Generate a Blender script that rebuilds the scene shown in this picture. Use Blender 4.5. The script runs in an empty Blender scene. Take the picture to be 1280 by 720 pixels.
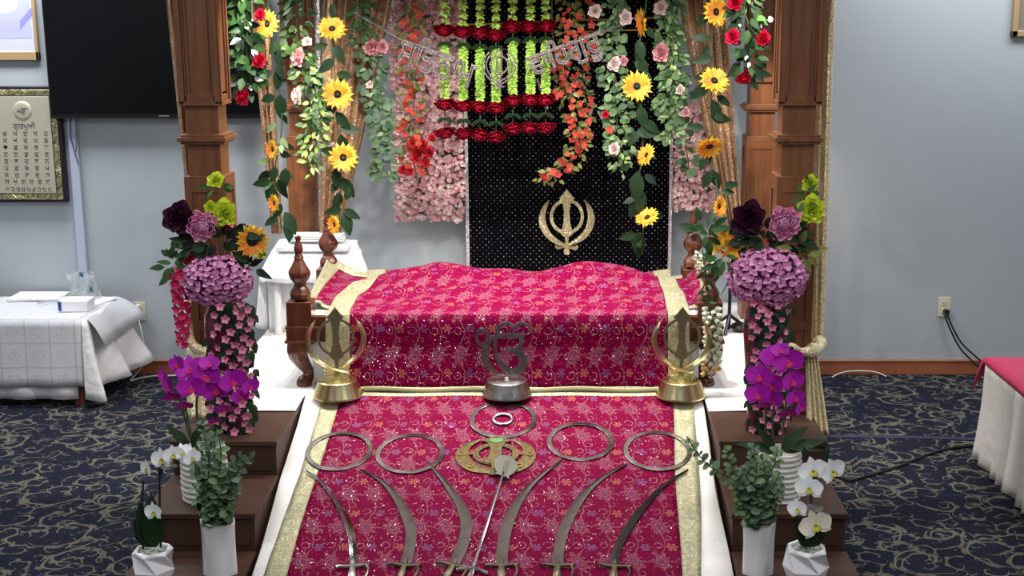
import bpy, bmesh, math, random
from math import sin, cos, pi, radians, sqrt, atan2, tan
from mathutils import Vector as V, Matrix as M

SC = bpy.context.scene
COL = SC.collection
rnd = random.Random(11)
# ---------------------------------------------------------------- camera model (1280x720 frame)
H, PITCH, FPX, CX = 2.165, radians(12.28), 1630.0, 700.0
FW = V((0, cos(PITCH), -sin(PITCH))); UP = V((0, sin(PITCH), cos(PITCH)))
def ray(px, py): return FW + V((1, 0, 0))*((px-CX)/FPX) - UP*((py-360)/FPX)
def A(px, py, Y):                       # point on the vertical plane y = Y
    d = ray(px, py); t = Y/d.y; return V((d.x*t, Y, H+d.z*t))
def AZ(px, py, Z):                      # point on the horizontal plane z = Z
    d = ray(px, py); t = (Z-H)/d.z; return V((d.x*t, d.y*t, Z))
R0, RS = 5.60, 0.28                     # the ramp: starts at y = 5.60, falls 0.28 per metre
def rampz(y): return 0.45 - RS*max(0, R0-y)
RN = V((0, -RS, 1)).normalized()
def AR(px, py, e=0.0):                  # point on the ramp, lifted by e
    d = ray(px, py); k = 0.45-RS*R0+e
    t = (k-H)/(d.z-RS*d.y); p = d*t; p.z += H
    return p
def pxm(Y, Z=1.2): return (Y*cos(PITCH)+(H-Z)*sin(PITCH))/FPX   # metres per pixel

# ---------------------------------------------------------------- mesh builder
def org(o):
    while o.parent: o = o.parent
    return o.location.copy()
def tag(o, label=None, cat=None, group=None, kind=None):
    if label: o['label'] = label
    if cat: o['category'] = cat
    if group: o['group'] = group
    if kind: o['kind'] = kind
    return o
def thing(name, label, cat, loc=(0, 0, 0), group=None):
    o = bpy.data.objects.new(name, None); COL.objects.link(o); o.location = loc; o.empty_display_size = .05
    return tag(o, label, cat, group)

class MB:
    def __init__(s): s.v = []; s.f = []; s.m = []; s.uv = {}
    def add(s, vs, fs, T=None, mi=0):
        b = len(s.v)
        s.v += [(T @ V(p)) if T is not None else V(p) for p in vs]
        s.f += [tuple(b+i for i in f) for f in fs]; s.m += [mi]*len(fs)
        return s
    def box(s, x0, x1, y0, y1, z0, z1, T=None, mi=0):
        vs = [(x, y, z) for x in (x0, x1) for y in (y0, y1) for z in (z0, z1)]
        return s.add(vs, [(0, 1, 3, 2), (4, 6, 7, 5), (0, 4, 5, 1), (2, 3, 7, 6), (0, 2, 6, 4), (1, 5, 7, 3)], T, mi)
    def prism(s, pts, z0, z1, T=None, mi=0):
        n = len(pts)
        vs = [(p[0], p[1], z0) for p in pts]+[(p[0], p[1], z1) for p in pts]
        fs = [tuple(range(n-1, -1, -1)), tuple(range(n, 2*n))]+[(i, (i+1) % n, n+(i+1) % n, n+i) for i in range(n)]
        return s.add(vs, fs, T, mi)
    def tube(s, pts, r, n=6, caps=True, T=None, mi=0, flat=1.0):
        pts = [V(p) for p in pts]; k = len(pts)
        rr = r if isinstance(r, (list, tuple)) else [r]*k
        vs = []; up = None
        for i, p in enumerate(pts):
            t = (pts[min(i+1, k-1)]-pts[max(i-1, 0)])
            t = t.normalized() if t.length > 1e-9 else V((0, 0, 1))
            if up is None: up = V((0, 0, 1)) if abs(t.z) < .9 else V((1, 0, 0))
            a = t.cross(up)
            a = a.normalized() if a.length > 1e-6 else t.orthogonal().normalized()
            b = a.cross(t); up = b
            for j in range(n):
                q = 2*pi*j/n; vs.append(p + a*(cos(q)*rr[i]) + b*(sin(q)*rr[i]*flat))
        fs = [(i*n+j, i*n+(j+1) % n, (i+1)*n+(j+1) % n, (i+1)*n+j) for i in range(k-1) for j in range(n)]
        if caps: fs += [tuple(range(n-1, -1, -1)), tuple(range((k-1)*n, k*n))]
        return s.add(vs, fs, T, mi)
    def lathe(s, prof, n=24, T=None, mi=0, wob=None):
        vs = []; k = len(prof)
        for (r, z) in prof:
            for j in range(n):
                q = 2*pi*j/n; w = wob(q, z) if wob else 1
                vs.append((r*w*cos(q), r*w*sin(q), z))
        fs = [(i*n+j, i*n+(j+1) % n, (i+1)*n+(j+1) % n, (i+1)*n+j) for i in range(k-1) for j in range(n)]
        if prof[0][0] > 1e-5: fs.append(tuple(range(n-1, -1, -1)))
        if prof[-1][0] > 1e-5: fs.append(tuple(range((k-1)*n, k*n)))
        return s.add(vs, fs, T, mi)
    def ball(s, c, r, n=10, T=None, mi=0, sz=1.0):
        m = max(4, n//2)
        Q = M.Translation(c)
        return s.lathe([(max(1e-6, r*sin(pi*i/m)), -r*sz*cos(pi*i/m)) for i in range(m+1)], n, (T @ Q) if T is not None else Q, mi)
    def ring(s, c, R, r, T=None, n=40, m=6, mi=0, sx=1, sy=1, fl=1.0):
        vs = []
        for i in range(n):
            q = 2*pi*i/n
            for j in range(m):
                w = 2*pi*j/m; d = R+r*cos(w)
                vs.append((c[0]+d*cos(q)*sx, c[1]+d*sin(q)*sy, c[2]+r*sin(w)*fl))
        fs = [(i*m+j, ((i+1) % n)*m+j, ((i+1) % n)*m+(j+1) % m, i*m+(j+1) % m) for i in range(n) for j in range(m)]
        return s.add(vs, fs, T, mi)
    def band(s, c, R, w, h, T=None, n=48, mi=0, sx=1, sy=1, a0=0, a1=2*pi):       # flat ring of rectangular section
        vs = []; closed = a1-a0 > 6.28; k = n if closed else n+1
        for i in range(k):
            q = a0+(a1-a0)*i/n
            for (d, z) in ((R-w/2, -h/2), (R+w/2, -h/2), (R+w/2, h/2), (R-w/2, h/2)):
                vs.append((c[0]+d*cos(q)*sx, c[1]+d*sin(q)*sy, c[2]+z))
        fs = [(i*4+j, ((i+1) % k)*4+j, ((i+1) % k)*4+(j+1) % 4, i*4+(j+1) % 4) for i in range(n) for j in range(4)]
        if not closed: fs += [(3, 2, 1, 0), (n*4, n*4+1, n*4+2, n*4+3)]
        return s.add(vs, fs, T, mi)
    def ribbon(s, pts, wid, th, T=None, mi=0, ridge=0.0):    # flat tapered strip in the xy plane, z thickness
        pts = [V((p[0], p[1], 0)) for p in pts]; k = len(pts); vs = []
        for i, p in enumerate(pts):
            t = (pts[min(i+1, k-1)]-pts[max(i-1, 0)]).normalized(); nn = V((-t.y, t.x, 0)); w = wid[i] if not isinstance(wid, (int, float)) else wid
            vs += [p-nn*w+V((0, 0, -th/2)), p+nn*w+V((0, 0, -th/2)), p+nn*w+V((0, 0, th/2)), p+V((0, 0, th/2+ridge)), p-nn*w+V((0, 0, th/2))]
        fs = [(i*5+j, i*5+(j+1) % 5, (i+1)*5+(j+1) % 5, (i+1)*5+j) for i in range(k-1) for j in range(5)]
        fs += [(4, 3, 2, 1, 0), tuple((k-1)*5+j for j in range(5))]
        return s.add(vs, fs, T, mi)
    def grid(s, P, uv=None, keep=None, mi=0):        # P[v][u] points, uv[v][u]; keep(i,j)->bool
        nv = len(P); nu = len(P[0]); b = len(s.v)
        for r in P: s.v += [V(p) for p in r]
        for i in range(nv-1):
            for j in range(nu-1):
                if keep and not keep(i, j): continue
                q = (b+i*nu+j, b+i*nu+j+1, b+(i+1)*nu+j+1, b+(i+1)*nu+j)
                if uv: s.uv[len(s.f)] = (uv[i][j], uv[i][j+1], uv[i+1][j+1], uv[i+1][j])
                s.f.append(q); s.m.append(mi)
        return s
    def petal(s, T, L, W, cup=.2, curl=.1, nu=4, nv=3, point=0.0, ruf=0.0, mi=0):
        vs = []
        for i in range(nu+1):
            t = i/nu
            w = W*((1-point)*(sin(pi*(.06+.82*t))**.7)+point*max(0.03, sin(pi*min(1, .1+.9*t**.85))))
            for j in range(nv+1):
                q = 2*j/nv-1
                vs.append((L*t*(1-.12*q*q*t), q*w*.5, cup*W*q*q*(.4+.6*t)+curl*L*t*t+ruf*sin(7*q+5*t)*t))
        n = nv+1
        return s.add(vs, [(i*n+j, i*n+j+1, (i+1)*n+j+1, (i+1)*n+j) for i in range(nu) for j in range(nv)], T, mi)
    def leaf(s, p, d, nrm, L, W, kind='ovate', bend=.15, mi=0):
        d = V(d).normalized(); z = V(nrm); z = z-d*z.dot(d)
        z = z.normalized() if z.length > 1e-4 else d.orthogonal().normalized(); y = z.cross(d)
        prof = {'ovate': ((0, .08), (.2, .8), (.45, 1), (.75, .62), (1, .03)), 'round': ((0, .15), (.2, .8), (.5, 1), (.8, .8), (1, .2)),
                'lance': ((0, .1), (.3, .8), (.55, .9), (.8, .5), (1, .02))}[kind]
        vs = []; p = V(p)
        for (t, w) in prof:
            c = p+d*(L*t)-z*(bend*L*t*t)
            vs += [c-y*(W*w*.5)+z*(.10*W*w), c, c+y*(W*w*.5)+z*(.10*W*w)]
        return s.add(vs, [(3*i+j, 3*i+j+1, 3*i+j+4, 3*i+j+3) for i in range(4) for j in range(2)], None, mi)
    def mesh(s, name, mats, off=V((0, 0, 0)), sharp=35, smooth=True, recalc=True):
        me = bpy.data.meshes.new(name)
        me.from_pydata([tuple(p-off) for p in s.v], [], s.f)
        mats = mats if isinstance(mats, (list, tuple)) else [mats]
        for m in mats: me.materials.append(MT[m])
        me.polygons.foreach_set('material_index', s.m)
        if s.uv:
            L = me.uv_layers.new(name='UVMap')
            for fi, q in s.uv.items():
                for li, c in zip(me.polygons[fi].loop_indices, q): L.data[li].uv = c
        if recalc:
            bm = bmesh.new(); bm.from_mesh(me); bmesh.ops.recalc_face_normals(bm, faces=bm.faces); bm.to_mesh(me); bm.free()
        if smooth:
            me.polygons.foreach_set('use_smooth', [True]*len(me.polygons))
            if sharp < 180: me.set_sharp_from_angle(angle=radians(sharp))
        me.update()
        return me
    def build(s, name, mats, parent=None, bevel=0, sharp=35, smooth=True, loc=None, solid=0, sub=0, recalc=True):
        off = org(parent) if parent else (V(loc) if loc else V((0, 0, 0)))
        if not parent and loc is None and s.v:
            lo = V((min(p.x for p in s.v), min(p.y for p in s.v), min(p.z for p in s.v))); hi = V((max(p.x for p in s.v), max(p.y for p in s.v), 0))
            off = V(((lo.x+hi.x)/2, (lo.y+hi.y)/2, lo.z))
        o = bpy.data.objects.new(name, s.mesh(name, mats, off, sharp, smooth, recalc)); COL.objects.link(o)
        if parent: o.parent = parent
        else: o.location = off
        if solid: m = o.modifiers.new('s', 'SOLIDIFY'); m.thickness = solid; m.offset = 0
        if sub: m = o.modifiers.new('u', 'SUBSURF'); m.levels = m.render_levels = sub
        if bevel: m = o.modifiers.new('b', 'BEVEL'); m.width = bevel; m.segments = 2; m.limit_method = 'ANGLE'; m.angle_limit = radians(40)
        return o
def inst(name, me, T, parent):          # a part (or sub-part with T=None) that may share its mesh
    o = bpy.data.objects.new(name, me); COL.objects.link(o); o.parent = parent
    if T is not None: o.matrix_local = M.Translation(-org(parent)) @ T
    return o
def face(p, d, s=1.0, roll=0.0, sz=None):    # unit flower (+Z is its face) -> at p looking along d
    q = V(d).normalized().to_track_quat('Z', 'Y').to_matrix().to_4x4()
    S = M.Diagonal((s, s, sz if sz else s, 1)) if not isinstance(s, tuple) else M.Diagonal((s[0], s[1], s[2], 1))
    return M.Translation(V(p)) @ q @ M.Rotation(roll, 4, 'Z') @ S
def cr(pts, n):                          # Catmull-Rom through points of any dimension
    pts = [V(p) for p in pts]; k = len(pts); out = []
    for i in range(n):
        t = i/(n-1)*(k-1); a = min(int(t), k-2); f = t-a
        p0, p1, p2, p3 = pts[max(a-1, 0)], pts[a], pts[a+1], pts[min(a+2, k-1)]
        out.append(.5*((2*p1)+(p2-p0)*f+(2*p0-5*p1+4*p2-p3)*f*f+(3*p1-p0-3*p2+p3)*f**3))
    return out
def net(rows, nu, nv):                   # smooth surface over a control net
    rr = [cr(r, nu) for r in rows]
    cols = [cr([r[j] for r in rr], nv) for j in range(nu)]
    return [[cols[j][i] for j in range(nu)] for i in range(nv)]
def dist_uv(P):                          # uv in metres along the sheet
    nv, nu = len(P), len(P[0]); uv = [[None]*nu for _ in range(nv)]
    mid = nu//2; v = 0
    for i in range(nv):
        if i: v += (P[i][mid]-P[i-1][mid]).length
        u = -sum((P[i][j+1]-P[i][j]).length for j in range(mid))
        for j in range(nu):
            if j: u += (P[i][j]-P[i][j-1]).length
            uv[i][j] = (u, v)
    return uv
# ---------------------------------------------------------------- materials
MT = {}
def lin(c):
    if max(c) > 1.001: c = [x/255 for x in c]
    return tuple((x/12.92 if x <= .04045 else ((x+.055)/1.055)**2.4) for x in c[:3])+(1,)
class E:                                  # a scalar socket with operators
    def __init__(s, t, k): s.t = t; s.k = k
    def op(s, o, *a):
        n = s.t.nodes.new('ShaderNodeMath'); n.operation = o
        for i, x in enumerate((s,)+a):
            if isinstance(x, E): s.t.links.new(x.k, n.inputs[i])
            else: n.inputs[i].default_value = x
        return E(s.t, n.outputs[0])
    def __add__(s, o): return s.op('ADD', o)
    def __sub__(s, o): return s.op('SUBTRACT', o)
    def __mul__(s, o): return s.op('MULTIPLY', o)
    def __truediv__(s, o): return s.op('DIVIDE', o)
    def __lt__(s, o): return s.op('LESS_THAN', o)
    def __gt__(s, o): return s.op('GREATER_THAN', o)
    def fr(s): return s.op('FRACT')
    def fl(s): return s.op('FLOOR')
    def ab(s): return s.op('ABSOLUTE')
    def sn(s): return s.op('SINE')
    def cs(s): return s.op('COSINE')
    def sq(s): return s.op('SQRT')
    def mx(s, o): return s.op('MAXIMUM', o)
    def mn(s, o): return s.op('MINIMUM', o)
    def at2(s, o): return s.op('ARCTAN2', o)
class MM:
    def __init__(s, name):
        s.m = bpy.data.materials.new(name); s.m.use_nodes = True; s.t = s.m.node_tree
        s.b = s.t.nodes['Principled BSDF']; MT[name] = s.m
    def new(s, k, **kw):
        n = s.t.nodes.new('ShaderNode'+k)
        for a, v in kw.items(): setattr(n, a, v)
        return n
    def ln(s, a, b): s.t.links.new(a.k if isinstance(a, E) else a, b)
    def set(s, k, v):
        i = s.b.inputs[k]
        if isinstance(v, E) or isinstance(v, bpy.types.NodeSocket): s.ln(v, i)
        else: i.default_value = v
    def coord(s, kind='Object', scale=(1, 1, 1), rot=(0, 0, 0)):
        c = s.new('TexCoord'); mp = s.new('Mapping'); mp.inputs['Scale'].default_value = scale; mp.inputs['Rotation'].default_value = rot
        if kind == 'World': g = s.new('NewGeometry'); s.ln(g.outputs['Position'], mp.inputs[0])
        else: s.ln(c.outputs[kind], mp.inputs[0])
        return mp.outputs[0]
    def xyz(s, v):
        n = s.new('SeparateXYZ'); s.ln(v, n.inputs[0]); return [E(s.t, n.outputs[i]) for i in range(3)]
    def vec(s, x, y, z=0.0):
        n = s.new('CombineXYZ')
        for i, q in enumerate((x, y, z)):
            if isinstance(q, E): s.ln(q, n.inputs[i])
            else: n.inputs[i].default_value = q
        return n.outputs[0]
    def noise(s, v, scale, det=3, rough=.5, dist=0):
        n = s.new('TexNoise'); s.ln(v, n.inputs['Vector']); n.inputs['Scale'].default_value = scale
        n.inputs['Detail'].default_value = det; n.inputs['Roughness'].default_value = rough; n.inputs['Distortion'].default_value = dist
        return n
    def vor(s, v, scale, feat='F1', rnd_=1.0):
        n = s.new('TexVoronoi'); n.feature = feat; s.ln(v, n.inputs['Vector']); n.inputs['Scale'].default_value = scale; n.inputs['Randomness'].default_value = rnd_
        return n
    def mix(s, f, a, b, blend='MIX'):
        n = s.new('MixRGB'); n.blend_type = blend
        for i, q in enumerate((f, a, b)):
            if isinstance(q, E) or isinstance(q, bpy.types.NodeSocket): s.ln(q, n.inputs[i])
            else: n.inputs[i].default_value = q
        return n.outputs[0]
    def ramp(s, f, stops):
        n = s.new('ValToRGB'); s.ln(f, n.inputs[0]); e = n.color_ramp.elements
        while len(e) < len(stops): e.new(.5)
        for q, (p, c) in zip(e, stops): q.position = p; q.color = c if len(c) == 4 else (*c, 1)
        return n.outputs[0]
    def bump(s, h, st=.3, d=.01, nrm=None):
        n = s.new('Bump'); n.inputs['Strength'].default_value = st; n.inputs['Distance'].default_value = d; s.ln(h, n.inputs['Height'])
        if nrm is not None: s.ln(nrm, n.inputs['Normal'])
        s.ln(n.outputs[0], s.b.inputs['Normal']); return n.outputs[0]
def simple(name, col, rough=.5, metal=0, var=None, bump=None, spec=.5, sheen=0, sub=0, trans=0, coat=0, two=False, noise=None):
    m = MM(name); c = lin(col)
    out = None
    if var:                                # variation per mesh island
        g = m.new('NewGeometry'); out = m.mix(g.outputs['Random Per Island'], c, lin(var))
    if noise:                              # (colour, scale)
        f = m.noise(m.coord('Object'), noise[1], 4).outputs[0]
        out = m.mix(m.ramp(f, [(.4, (0, 0, 0)), (.65, (1, 1, 1))]), out if out else c, lin(noise[0]))
    m.set('Base Color', out if out else c)
    m.set('Roughness', rough); m.set('Metallic', metal); m.set('Specular IOR Level', spec)
    if sheen: m.set('Sheen Weight', sheen)
    if coat: m.set('Coat Weight', coat); m.set('Coat Roughness', .1)
    if trans: m.set('Transmission Weight', trans)
    if sub: m.set('Subsurface Weight', sub); m.set('Subsurface Radius', (.02, .01, .008)); m.set('Subsurface Scale', .3)
    if bump: m.bump(m.noise(m.coord('Object'), bump[0], 4).outputs[0], bump[1], bump[2] if len(bump) > 2 else .01)
    return m

# -- setting
def mk_wall():
    m = MM('wall_paint'); v = m.coord('World')
    m.set('Base Color', m.mix(m.noise(v, .7, 2).outputs[0], lin((163, 170, 176)), lin((169, 176, 182)))); m.set('Roughness', .75)
    m.bump(m.noise(v, 180, 2).outputs[0], .08, .002)
mk_wall()
simple('ceiling_white', (225, 225, 222), .9)
def mk_carpet():
    m = MM('carpet'); v = m.coord('World')
    wob = m.noise(v, 5, 2)
    vv = m.mix(.10, v, wob.outputs['Color'], 'ADD')
    tot = None
    for sc, off, w, th0 in ((4.2, 0, .040, .95), (6.0, 7.3, .036, .9), (9.0, 3.1, .034, .7), (3.0, 12.7, .028, 1.0)):
        mp = m.new('Mapping'); m.ln(vv, mp.inputs[0]); mp.inputs['Location'].default_value = (off, off*.7, 0); mp.inputs['Scale'].default_value = (sc, sc, sc)
        x, y, z = m.xyz(mp.outputs[0]); p2 = m.vec(x, y, 0.0)
        n = m.new('TexVoronoi'); n.voronoi_dimensions = '2D'; n.inputs['Scale'].default_value = 1; m.ln(p2, n.inputs['Vector'])
        px, py, _ = m.xyz(n.outputs['Position'])
        r_, g_, b_ = m.xyz(n.outputs['Color'])
        dx, dy = x-px, y-py
        r = (dx*dx+dy*dy).sq()
        flip = (g_ > .5)*2.0-1.0
        th = ((dy*flip).at2(dx)/(2*pi)+r_).fr()
        spr = th*.42+.06
        wd = (th*(th*-1.0+1.0))*4*w*.45+.006
        a = ((r-spr).ab() < wd)*(th < th0)
        # small leaflets along the scroll
        lf = ((r-spr-.05).ab() < ((th*38.0).sn()*.035))*(th > .3)*(th < th0)
        a = a.mx(lf*.8)
        tot = a if tot is None else tot.mx(a)
    fine = E(m.t, m.noise(v, 260, 2).outputs[0])
    spots = E(m.t, m.noise(v, 34, 3, .6).outputs[0])
    k = (tot*((fine > .42)*.5+.5)).mx((spots > .66)*.55)
    base = m.mix(m.noise(v, 60, 3).outputs[0], lin((18, 20, 32)), lin((38, 41, 58)))
    m.set('Base Color', m.mix(k*.75, base, lin((126, 122, 104)))); m.set('Roughness', .95); m.set('Specular IOR Level', .1)
    m.bump(m.noise(v, 420, 2).outputs[0], .5, .006)
mk_carpet()
def mk_wood(name, c1, c2, sc=(1, 1, 1), rough=.38):
    m = MM(name); v = m.coord('Object', (sc[0]*18, sc[1]*18, sc[2]*1.6))
    n = m.noise(v, 2.2, 6, .6, .6)
    m.set('Base Color', m.mix(m.ramp(n.outputs[0], [(.3, (0, 0, 0)), (.7, (1, 1, 1))]), lin(c1), lin(c2))); m.set('Roughness', rough)
    m.set('Coat Weight', .15); m.set('Coat Roughness', .25)
    m.bump(n.outputs[0], .08, .004)
mk_wood('pillar_wood', (102, 63, 40), (132, 84, 54))
mk_wood('bed_wood', (74, 38, 26), (104, 56, 38), rough=.25)
mk_wood('step_wood', (62, 42, 33), (76, 53, 42), (.15, 1.2, 1.2), .55)
MT['step_wood'].node_tree.nodes['Principled BSDF'].inputs['Coat Weight'].default_value = 0
MT['step_wood'].node_tree.nodes['Principled BSDF'].inputs['Specular IOR Level'].default_value = .2
mk_wood('base_wood', (138, 80, 54), (158, 96, 66), (.12, 1, 1), .4)
# -- cloth
def mk_white(name, c, wr=.35, sc=9, sheen=.2):
    m = MM(name); v = m.coord('Object')
    m.set('Base Color', lin(c)); m.set('Roughness', .85); m.set('Sheen Weight', sheen)
    m.bump(m.noise(v, sc, 4, .5, 1.2).outputs[0], wr, .03)
mk_white('white_sheet', (236, 234, 232), .25, 5)
mk_white('white_cotton', (232, 232, 234), .35, 8)
mk_white('skirt_white', (222, 218, 214), .3, 12)
def mk_lace():
    m = MM('embossed_cloth'); x, y, z = m.xyz(m.coord('UV'))
    cu, cv = (x/.135).fr(), (y/.135).fr()
    edge = ((cu-.5).ab() > .465).mx((cv-.5).ab() > .465)
    dx, dy = cu-.5, cv-.5; r = (dx*dx+dy*dy).sq(); th = dy.at2(dx)
    ro = ((r-((th*5.0).cs()*.06+.2)).ab() < .03).mx(((r-.09).ab() < .02))
    nz = E(m.t, m.noise(m.coord('UV'), 45, 2).outputs[0])
    k = edge.mx(ro*(nz > .45))
    m.set('Base Color', m.mix(k*.35, lin((212, 214, 220)), lin((150, 154, 165)))); m.set('Roughness', .5); m.set('Sheen Weight', .2)
    m.bump(k+nz*.4, .4, .004)
mk_lace()
def mk_brocade():
    m = MM('red_brocade'); uv = m.coord('UV'); u, v, _ = m.xyz(uv)
    wv = E(m.t, m.noise(uv, 16, 2).outputs[0])-.5
    a, b = .102, .205
    U, W = u/a+wv*.34, v/b+wv*.10
    ci = U.fl(); cu, cv = U.fr(), W.fr()
    st = E(m.t, m.noise(uv, 420, 2).outputs[0]); st2 = E(m.t, m.noise(uv, 170, 2).outputs[0])
    def local(cx, cy):
        x, y = (cu-cx)*a, (cv-cy)*b
        return x, y, (x*x+y*y).sq(), y.at2(x)
    x, y, r, th = local(.36, .76)
    r = (x*x+y*y*.42-x*y*.5).sq(); x2 = x
    flo = (r < ((th*9.0).cs()*.008+.031))*(((r*640.0).sn()*.16+.5+(st-.5)*2.6) > .57)
    core = (r < .007)
    x, y, r2, th2 = local(.80, .36)
    pet = (th2*3.0).cs().ab()*.016+.003
    star = (((r2-pet).ab() < .0018).mx((r2 < pet)*(st > .54)))*(r2 < .022)
    vine = ((cu-.42-(cv*2*pi).sn()*.14).ab() < .020)*(cv < .62)*(st > .48)
    x, y, r3, th3 = local(.26, .30)
    curl = ((r3-.016).ab() < .0016)*(th3 < 2.0)
    x, y, r4, th4 = local(.62, .10)
    curl2 = ((r4-.013).ab() < .0014)*(th4 > -1.6)
    x, y, r5, th5 = local(.85, .72)
    curl3 = ((r5-.012).ab() < .0014)*(th5 > -.8)
    par = (ci/2.0).fr() > .25
    vr, vg, vb = m.xyz(m.vor(uv, 210).outputs['Color']); vd = E(m.t, m.vor(uv, 210).outputs['Distance'])
    near = (flo.mx(vine)).mx(curl)
    seq = (vd < .34)*(vr > (near*-.34+.90))
    base = m.mix(st2, lin((94, 0, 40)), lin((120, 0, 56)))
    c = m.mix((flo.mx(curl).mx(vine).mx(curl2).mx(curl3))*.34, base, lin((206, 158, 164)))
    c = m.mix(core*.6, c, lin((90, 40, 110)))
    sc = m.mix(par, lin((206, 138, 100)), lin((128, 116, 166)))
    c = m.mix(star*.62, c, sc)
    c = m.mix(seq, c, lin((235, 225, 235)))
    m.set('Base Color', c); m.set('Metallic', seq*.9); m.set('Roughness', m.mix(seq, (.62,)*3+(1,), (.18,)*3+(1,)))
    m.set('Sheen Weight', .03); m.set('Sheen Roughness', .4); m.set('Sheen Tint', lin((255, 40, 140))); m.set('Specular IOR Level', .05)
    g = m.new('NewGeometry'); mad = m.new('VectorMath', operation='MULTIPLY_ADD')
    sub = m.new('VectorMath', operation='SUBTRACT'); m.ln(m.vor(uv, 210).outputs['Color'], sub.inputs[0]); sub.inputs[1].default_value = (.5, .5, .5)
    m.ln(sub.outputs[0], mad.inputs[0]); m.ln(m.vec(seq*.9, seq*.9, seq*.9), mad.inputs[1]); m.ln(g.outputs['Normal'], mad.inputs[2])
    nn = m.new('VectorMath', operation='NORMALIZE'); m.ln(mad.outputs[0], nn.inputs[0])
    wr = E(m.t, m.noise(uv, 14, 3, .5, 1.0).outputs[0])
    m.bump(wr+near*.05, .5, .018, nn.outputs[0])
mk_brocade()
def mk_goldcloth():
    m = MM('gold_brocade'); uv = m.coord('UV')
    n = E(m.t, m.noise(uv, 60, 3, .6, 2.0).outputs[0]); w = E(m.t, m.noise(uv, 11, 3, .5, 1).outputs[0])
    m.set('Base Color', m.mix(n > .52, lin((152, 148, 114)), lin((186, 182, 154)))); m.set('Metallic', .3); m.set('Roughness', .42)
    m.bump(n*.4+w*1.3, .45, .016)
mk_goldcloth()
def glitter(name, c1, c2, scale, amt, rough=.3, metal=.85, folds=None):
    m = MM(name); v = m.coord('Object')
    vo = m.vor(v, scale); sp = m.xyz(vo.outputs['Color'])
    sub = m.new('VectorMath', operation='SUBTRACT'); m.ln(vo.outputs['Color'], sub.inputs[0]); sub.inputs[1].default_value = (.5, .5, .5)
    g = m.new('NewGeometry'); mad = m.new('VectorMath', operation='MULTIPLY_ADD'); m.ln(sub.outputs[0], mad.inputs[0]); mad.inputs[1].default_value = (amt,)*3
    m.ln(g.outputs['Normal'], mad.inputs[2]); nn = m.new('VectorMath', operation='NORMALIZE'); m.ln(mad.outputs[0], nn.inputs[0])
    m.ln(nn.outputs[0], m.b.inputs['Normal'])
    big = m.xyz(m.vor(v, scale*.42).outputs['Color'])[1]; bd = E(m.t, m.vor(v, scale*.42).outputs['Distance'])
    fl = (big > .90)*(bd < .38)
    m.set('Base Color', m.mix(fl, m.mix(sp[0], lin(c1), lin(c2)), lin((255, 250, 240)))); m.set('Metallic', metal); m.set('Roughness', rough)
glitter('champagne_sequin', (140, 102, 74), (196, 160, 124), 300, .75, .42, .3)
glitter('gold_sequin', (206, 186, 130), (250, 240, 206), 210, .8, .45, .1)
glitter('silver_glitter', (150, 140, 140), (235, 225, 225), 420, 1.1, .3, .8)
glitter('letter_glitter', (74, 66, 68), (140, 128, 128), 420, .9, .4, .5)
glitter('gold_glitter', (165, 140, 90), (245, 232, 190), 330, 1.1, .28, .75)
def mk_panel():
    m = MM('rhinestone_velvet'); x, y, z = m.xyz(m.coord('World'))
    s = .034
    U, W = (x+z)/s, (x-z)/s
    fu, fw = U.fr()-.5, W.fr()-.5
    d = (fu*fu+fw*fw).sq()
    wn = m.new('TexWhiteNoise'); wn.noise_dimensions = '2D'; m.ln(m.vec(U.fl(), W.fl()), wn.inputs['Vector']); rv = E(m.t, wn.outputs['Value'])
    dot = d < (rv*.045+.05)
    m.set('Base Color', m.mix(dot, lin((5, 4, 9)), m.mix(rv, lin((120, 116, 124)), lin((240, 236, 236))))); m.set('Roughness', m.mix(dot, (.9,)*3+(1,), (.35,)*3+(1,)))
    m.set('Specular IOR Level', .06)
mk_panel()
# -- metal, plastic, ceramic
simple('gold_metal', (226, 213, 162), .27, 1)
simple('steel', (196, 194, 190), .3, 1, noise=((160, 156, 154), 30))
simple('blade_steel', (74, 67, 66), .40, 1, noise=((66, 60, 59), 30))
simple('mace_steel', (112, 112, 104), .36, 1)
simple('ring_steel', (176, 168, 166), .26, 1, noise=((96, 88, 87), 9))
simple('polished_steel', (225, 225, 230), .1, 1)
simple('brushed_bronze', (112, 104, 88), .36, 1)
simple('antique_gold', (112, 98, 66), .42, .9, noise=((88, 78, 54), 60))
simple('green_enamel', (96, 140, 90), .3)
simple('black_plastic', (13, 13, 15), .35)
simple('screen_black', (7, 7, 9), .22, spec=.35)
simple('grey_print', (120, 125, 132), .4)
simple('ivory_plastic', (206, 200, 176), .4)
simple('white_plastic', (228, 228, 228), .4)
simple('dark_slot', (40, 36, 30), .6)
simple('ceramic_white', (232, 230, 232), .22, coat=.4)
simple('ceramic_rib', (205, 203, 195), .4)
simple('burgundy_vase', (88, 24, 42), .22, coat=.4)
simple('soil_moss', (70, 84, 58), .95, noise=((190, 195, 185), 60))
simple('raceway', (176, 184, 204), .5)
simple('blue_wire', (70, 78, 110), .5)
simple('purple_tape', (40, 36, 72), .7)
simple('pink_cover', (186, 24, 78), .6, sheen=.1, bump=(30, .15))
simple('paper', (236, 236, 240), .8)
simple('paper_grey', (170, 170, 176), .8)
simple('blue_print', (40, 60, 150), .5)
simple('green_print', (120, 200, 90), .5)
simple('teal_print', (40, 110, 130), .5)
m = simple('clear_film', (235, 242, 246), .12); m.set('Alpha', .34); m.bump(m.noise(m.coord('Object'), 22, 3, .5, 2).outputs[0], 1, .05)
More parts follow.
